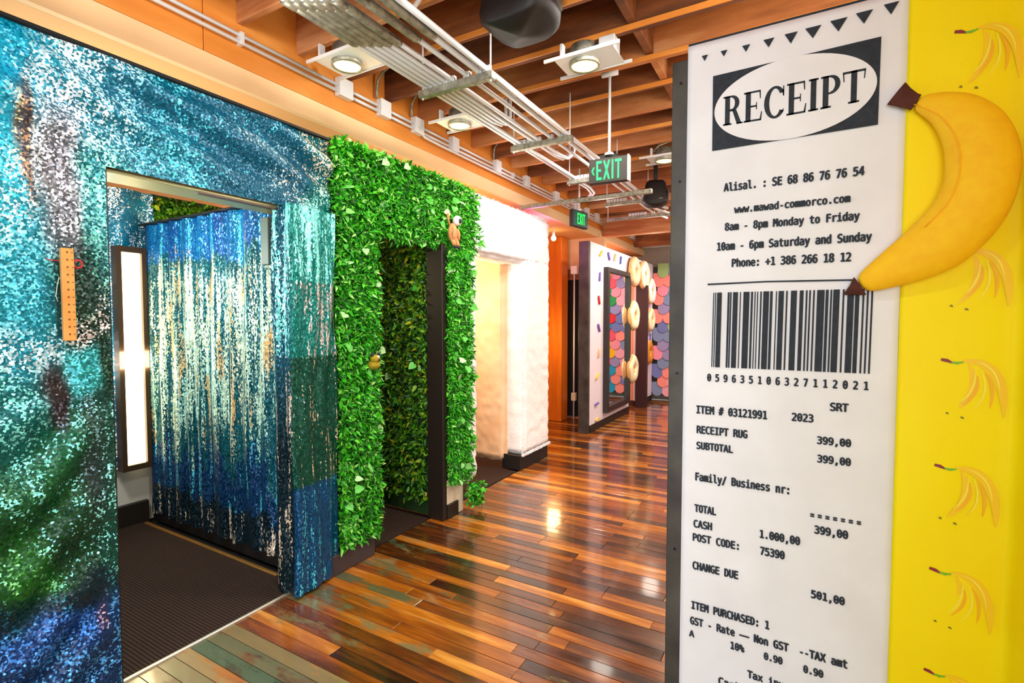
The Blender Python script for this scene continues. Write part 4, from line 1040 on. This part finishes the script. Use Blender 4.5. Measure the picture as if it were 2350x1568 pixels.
loudspeaker(-1.30, 5.2, 2.70, .62, 'small black loudspeaker hanging beside the receipt partition further back', .3)

# ---------------------------------------------------------------- exit signs
def letters_exit(parent, x0, x1, z0, z1, y, m, chev=True):
    polys = []; X = lambda t: x0 + (x1 - x0) * t; Zf = lambda t: z0 + (z1 - z0) * t
    def rc(a, b, c, d): polys.append([(X(a), Zf(b)), (X(c), Zf(b)), (X(c), Zf(d)), (X(a), Zf(d))])
    w_ = .055
    rc(.0, 0, w_, 1); rc(w_, 0, .2, .13); rc(w_, .44, .17, .56); rc(w_, .87, .2, 1)
    for a, b in (((.27, 0), (.47, 1)), ((.27, 1), (.47, 0))):
        polys.append([(X(a[0]), Zf(a[1])), (X(a[0] + w_ * 1.1), Zf(a[1])), (X(b[0] + w_ * 1.1), Zf(b[1])), (X(b[0]), Zf(b[1]))][::(1 if a[1] == 0 else -1)])
    rc(.61, 0, .61 + w_, 1); rc(.86 - w_ / 2, 0, .86 + w_ / 2, .88); rc(.74, .87, .98, 1)
    if chev:
        cx = -.13
        for s in (1, -1):
            p = [(X(cx - .07), Zf(.5)), (X(cx), Zf(.5 + s * .2)), (X(cx + .05), Zf(.5 + s * .2)), (X(cx - .02), Zf(.5))]
            polys.append(p)
    bm = bmesh.new()
    for i, p in enumerate(polys): plate(bm, [(x, y - .0003 * i * 0, z) for x, z in p], .003, (0, -1, 0))
    bmesh.ops.recalc_face_normals(bm, faces=bm.faces); obj('letters', bm, m, parent, world=False)
e1 = empty('exit_sign', (-1.05, 3.05, 2.36), 'hanging dark exit sign with green letters and left arrow nearest the camera', 'exit sign', 'green exit signs', rz=math.radians(4))
def E(name, bm, m): return obj(name, bm, m, e1, world=False)
E('housing', box(bmesh.new(), -.125, .125, -.02, .025, 0, .152, .003), M['exit_face'])
E('side_cap', box(bmesh.new(), .118, .128, -.022, .03, -.002, .155, .001), M['steel'])
letters_exit(e1, -.075, .085, .018, .134, -.0202, M['exit_green'])
E('top_box', box(bmesh.new(), -.055, .055, -.02, .025, .150, .168), M['black'])
E('canopy', TB([(0, 0, .166), (0, 0, .18), (0, 0, .19)], [.035, .028, .01], 12), M['white_paint'])
E('stem', TB([(0, 0, .18), (0, 0, .66)], .0085, 8), M['white_paint'])
E('ceiling_tee', TB([(-.05, 0, .665), (.05, 0, .665)], .016, 8), M['white_paint'])
e2 = empty('exit_sign', (-2.0, 4.885, 2.46), 'smaller hanging exit sign turned sideways further along the corridor', 'exit sign', 'green exit signs', rz=math.radians(80))
def E2(name, bm, m): return obj(name, bm, m, e2, world=False)
E2('housing', box(bmesh.new(), -.14, .14, -.02, .03, 0, .17, .004), M['exit_face'])
E2('face', box(bmesh.new(), -.13, .13, -.024, -.019, .01, .16), M['exit_face2'])
letters_exit(e2, -.07, .075, .03, .14, -.0242, M['exit_green'], False)
E2('canopy', TB([(0, 0, .17), (0, 0, .2)], [.03, .01], 10), M['white_paint'])
E2('stem', TB([(0, 0, .19), (0, 0, .60)], .009, 8), M['white_paint'])
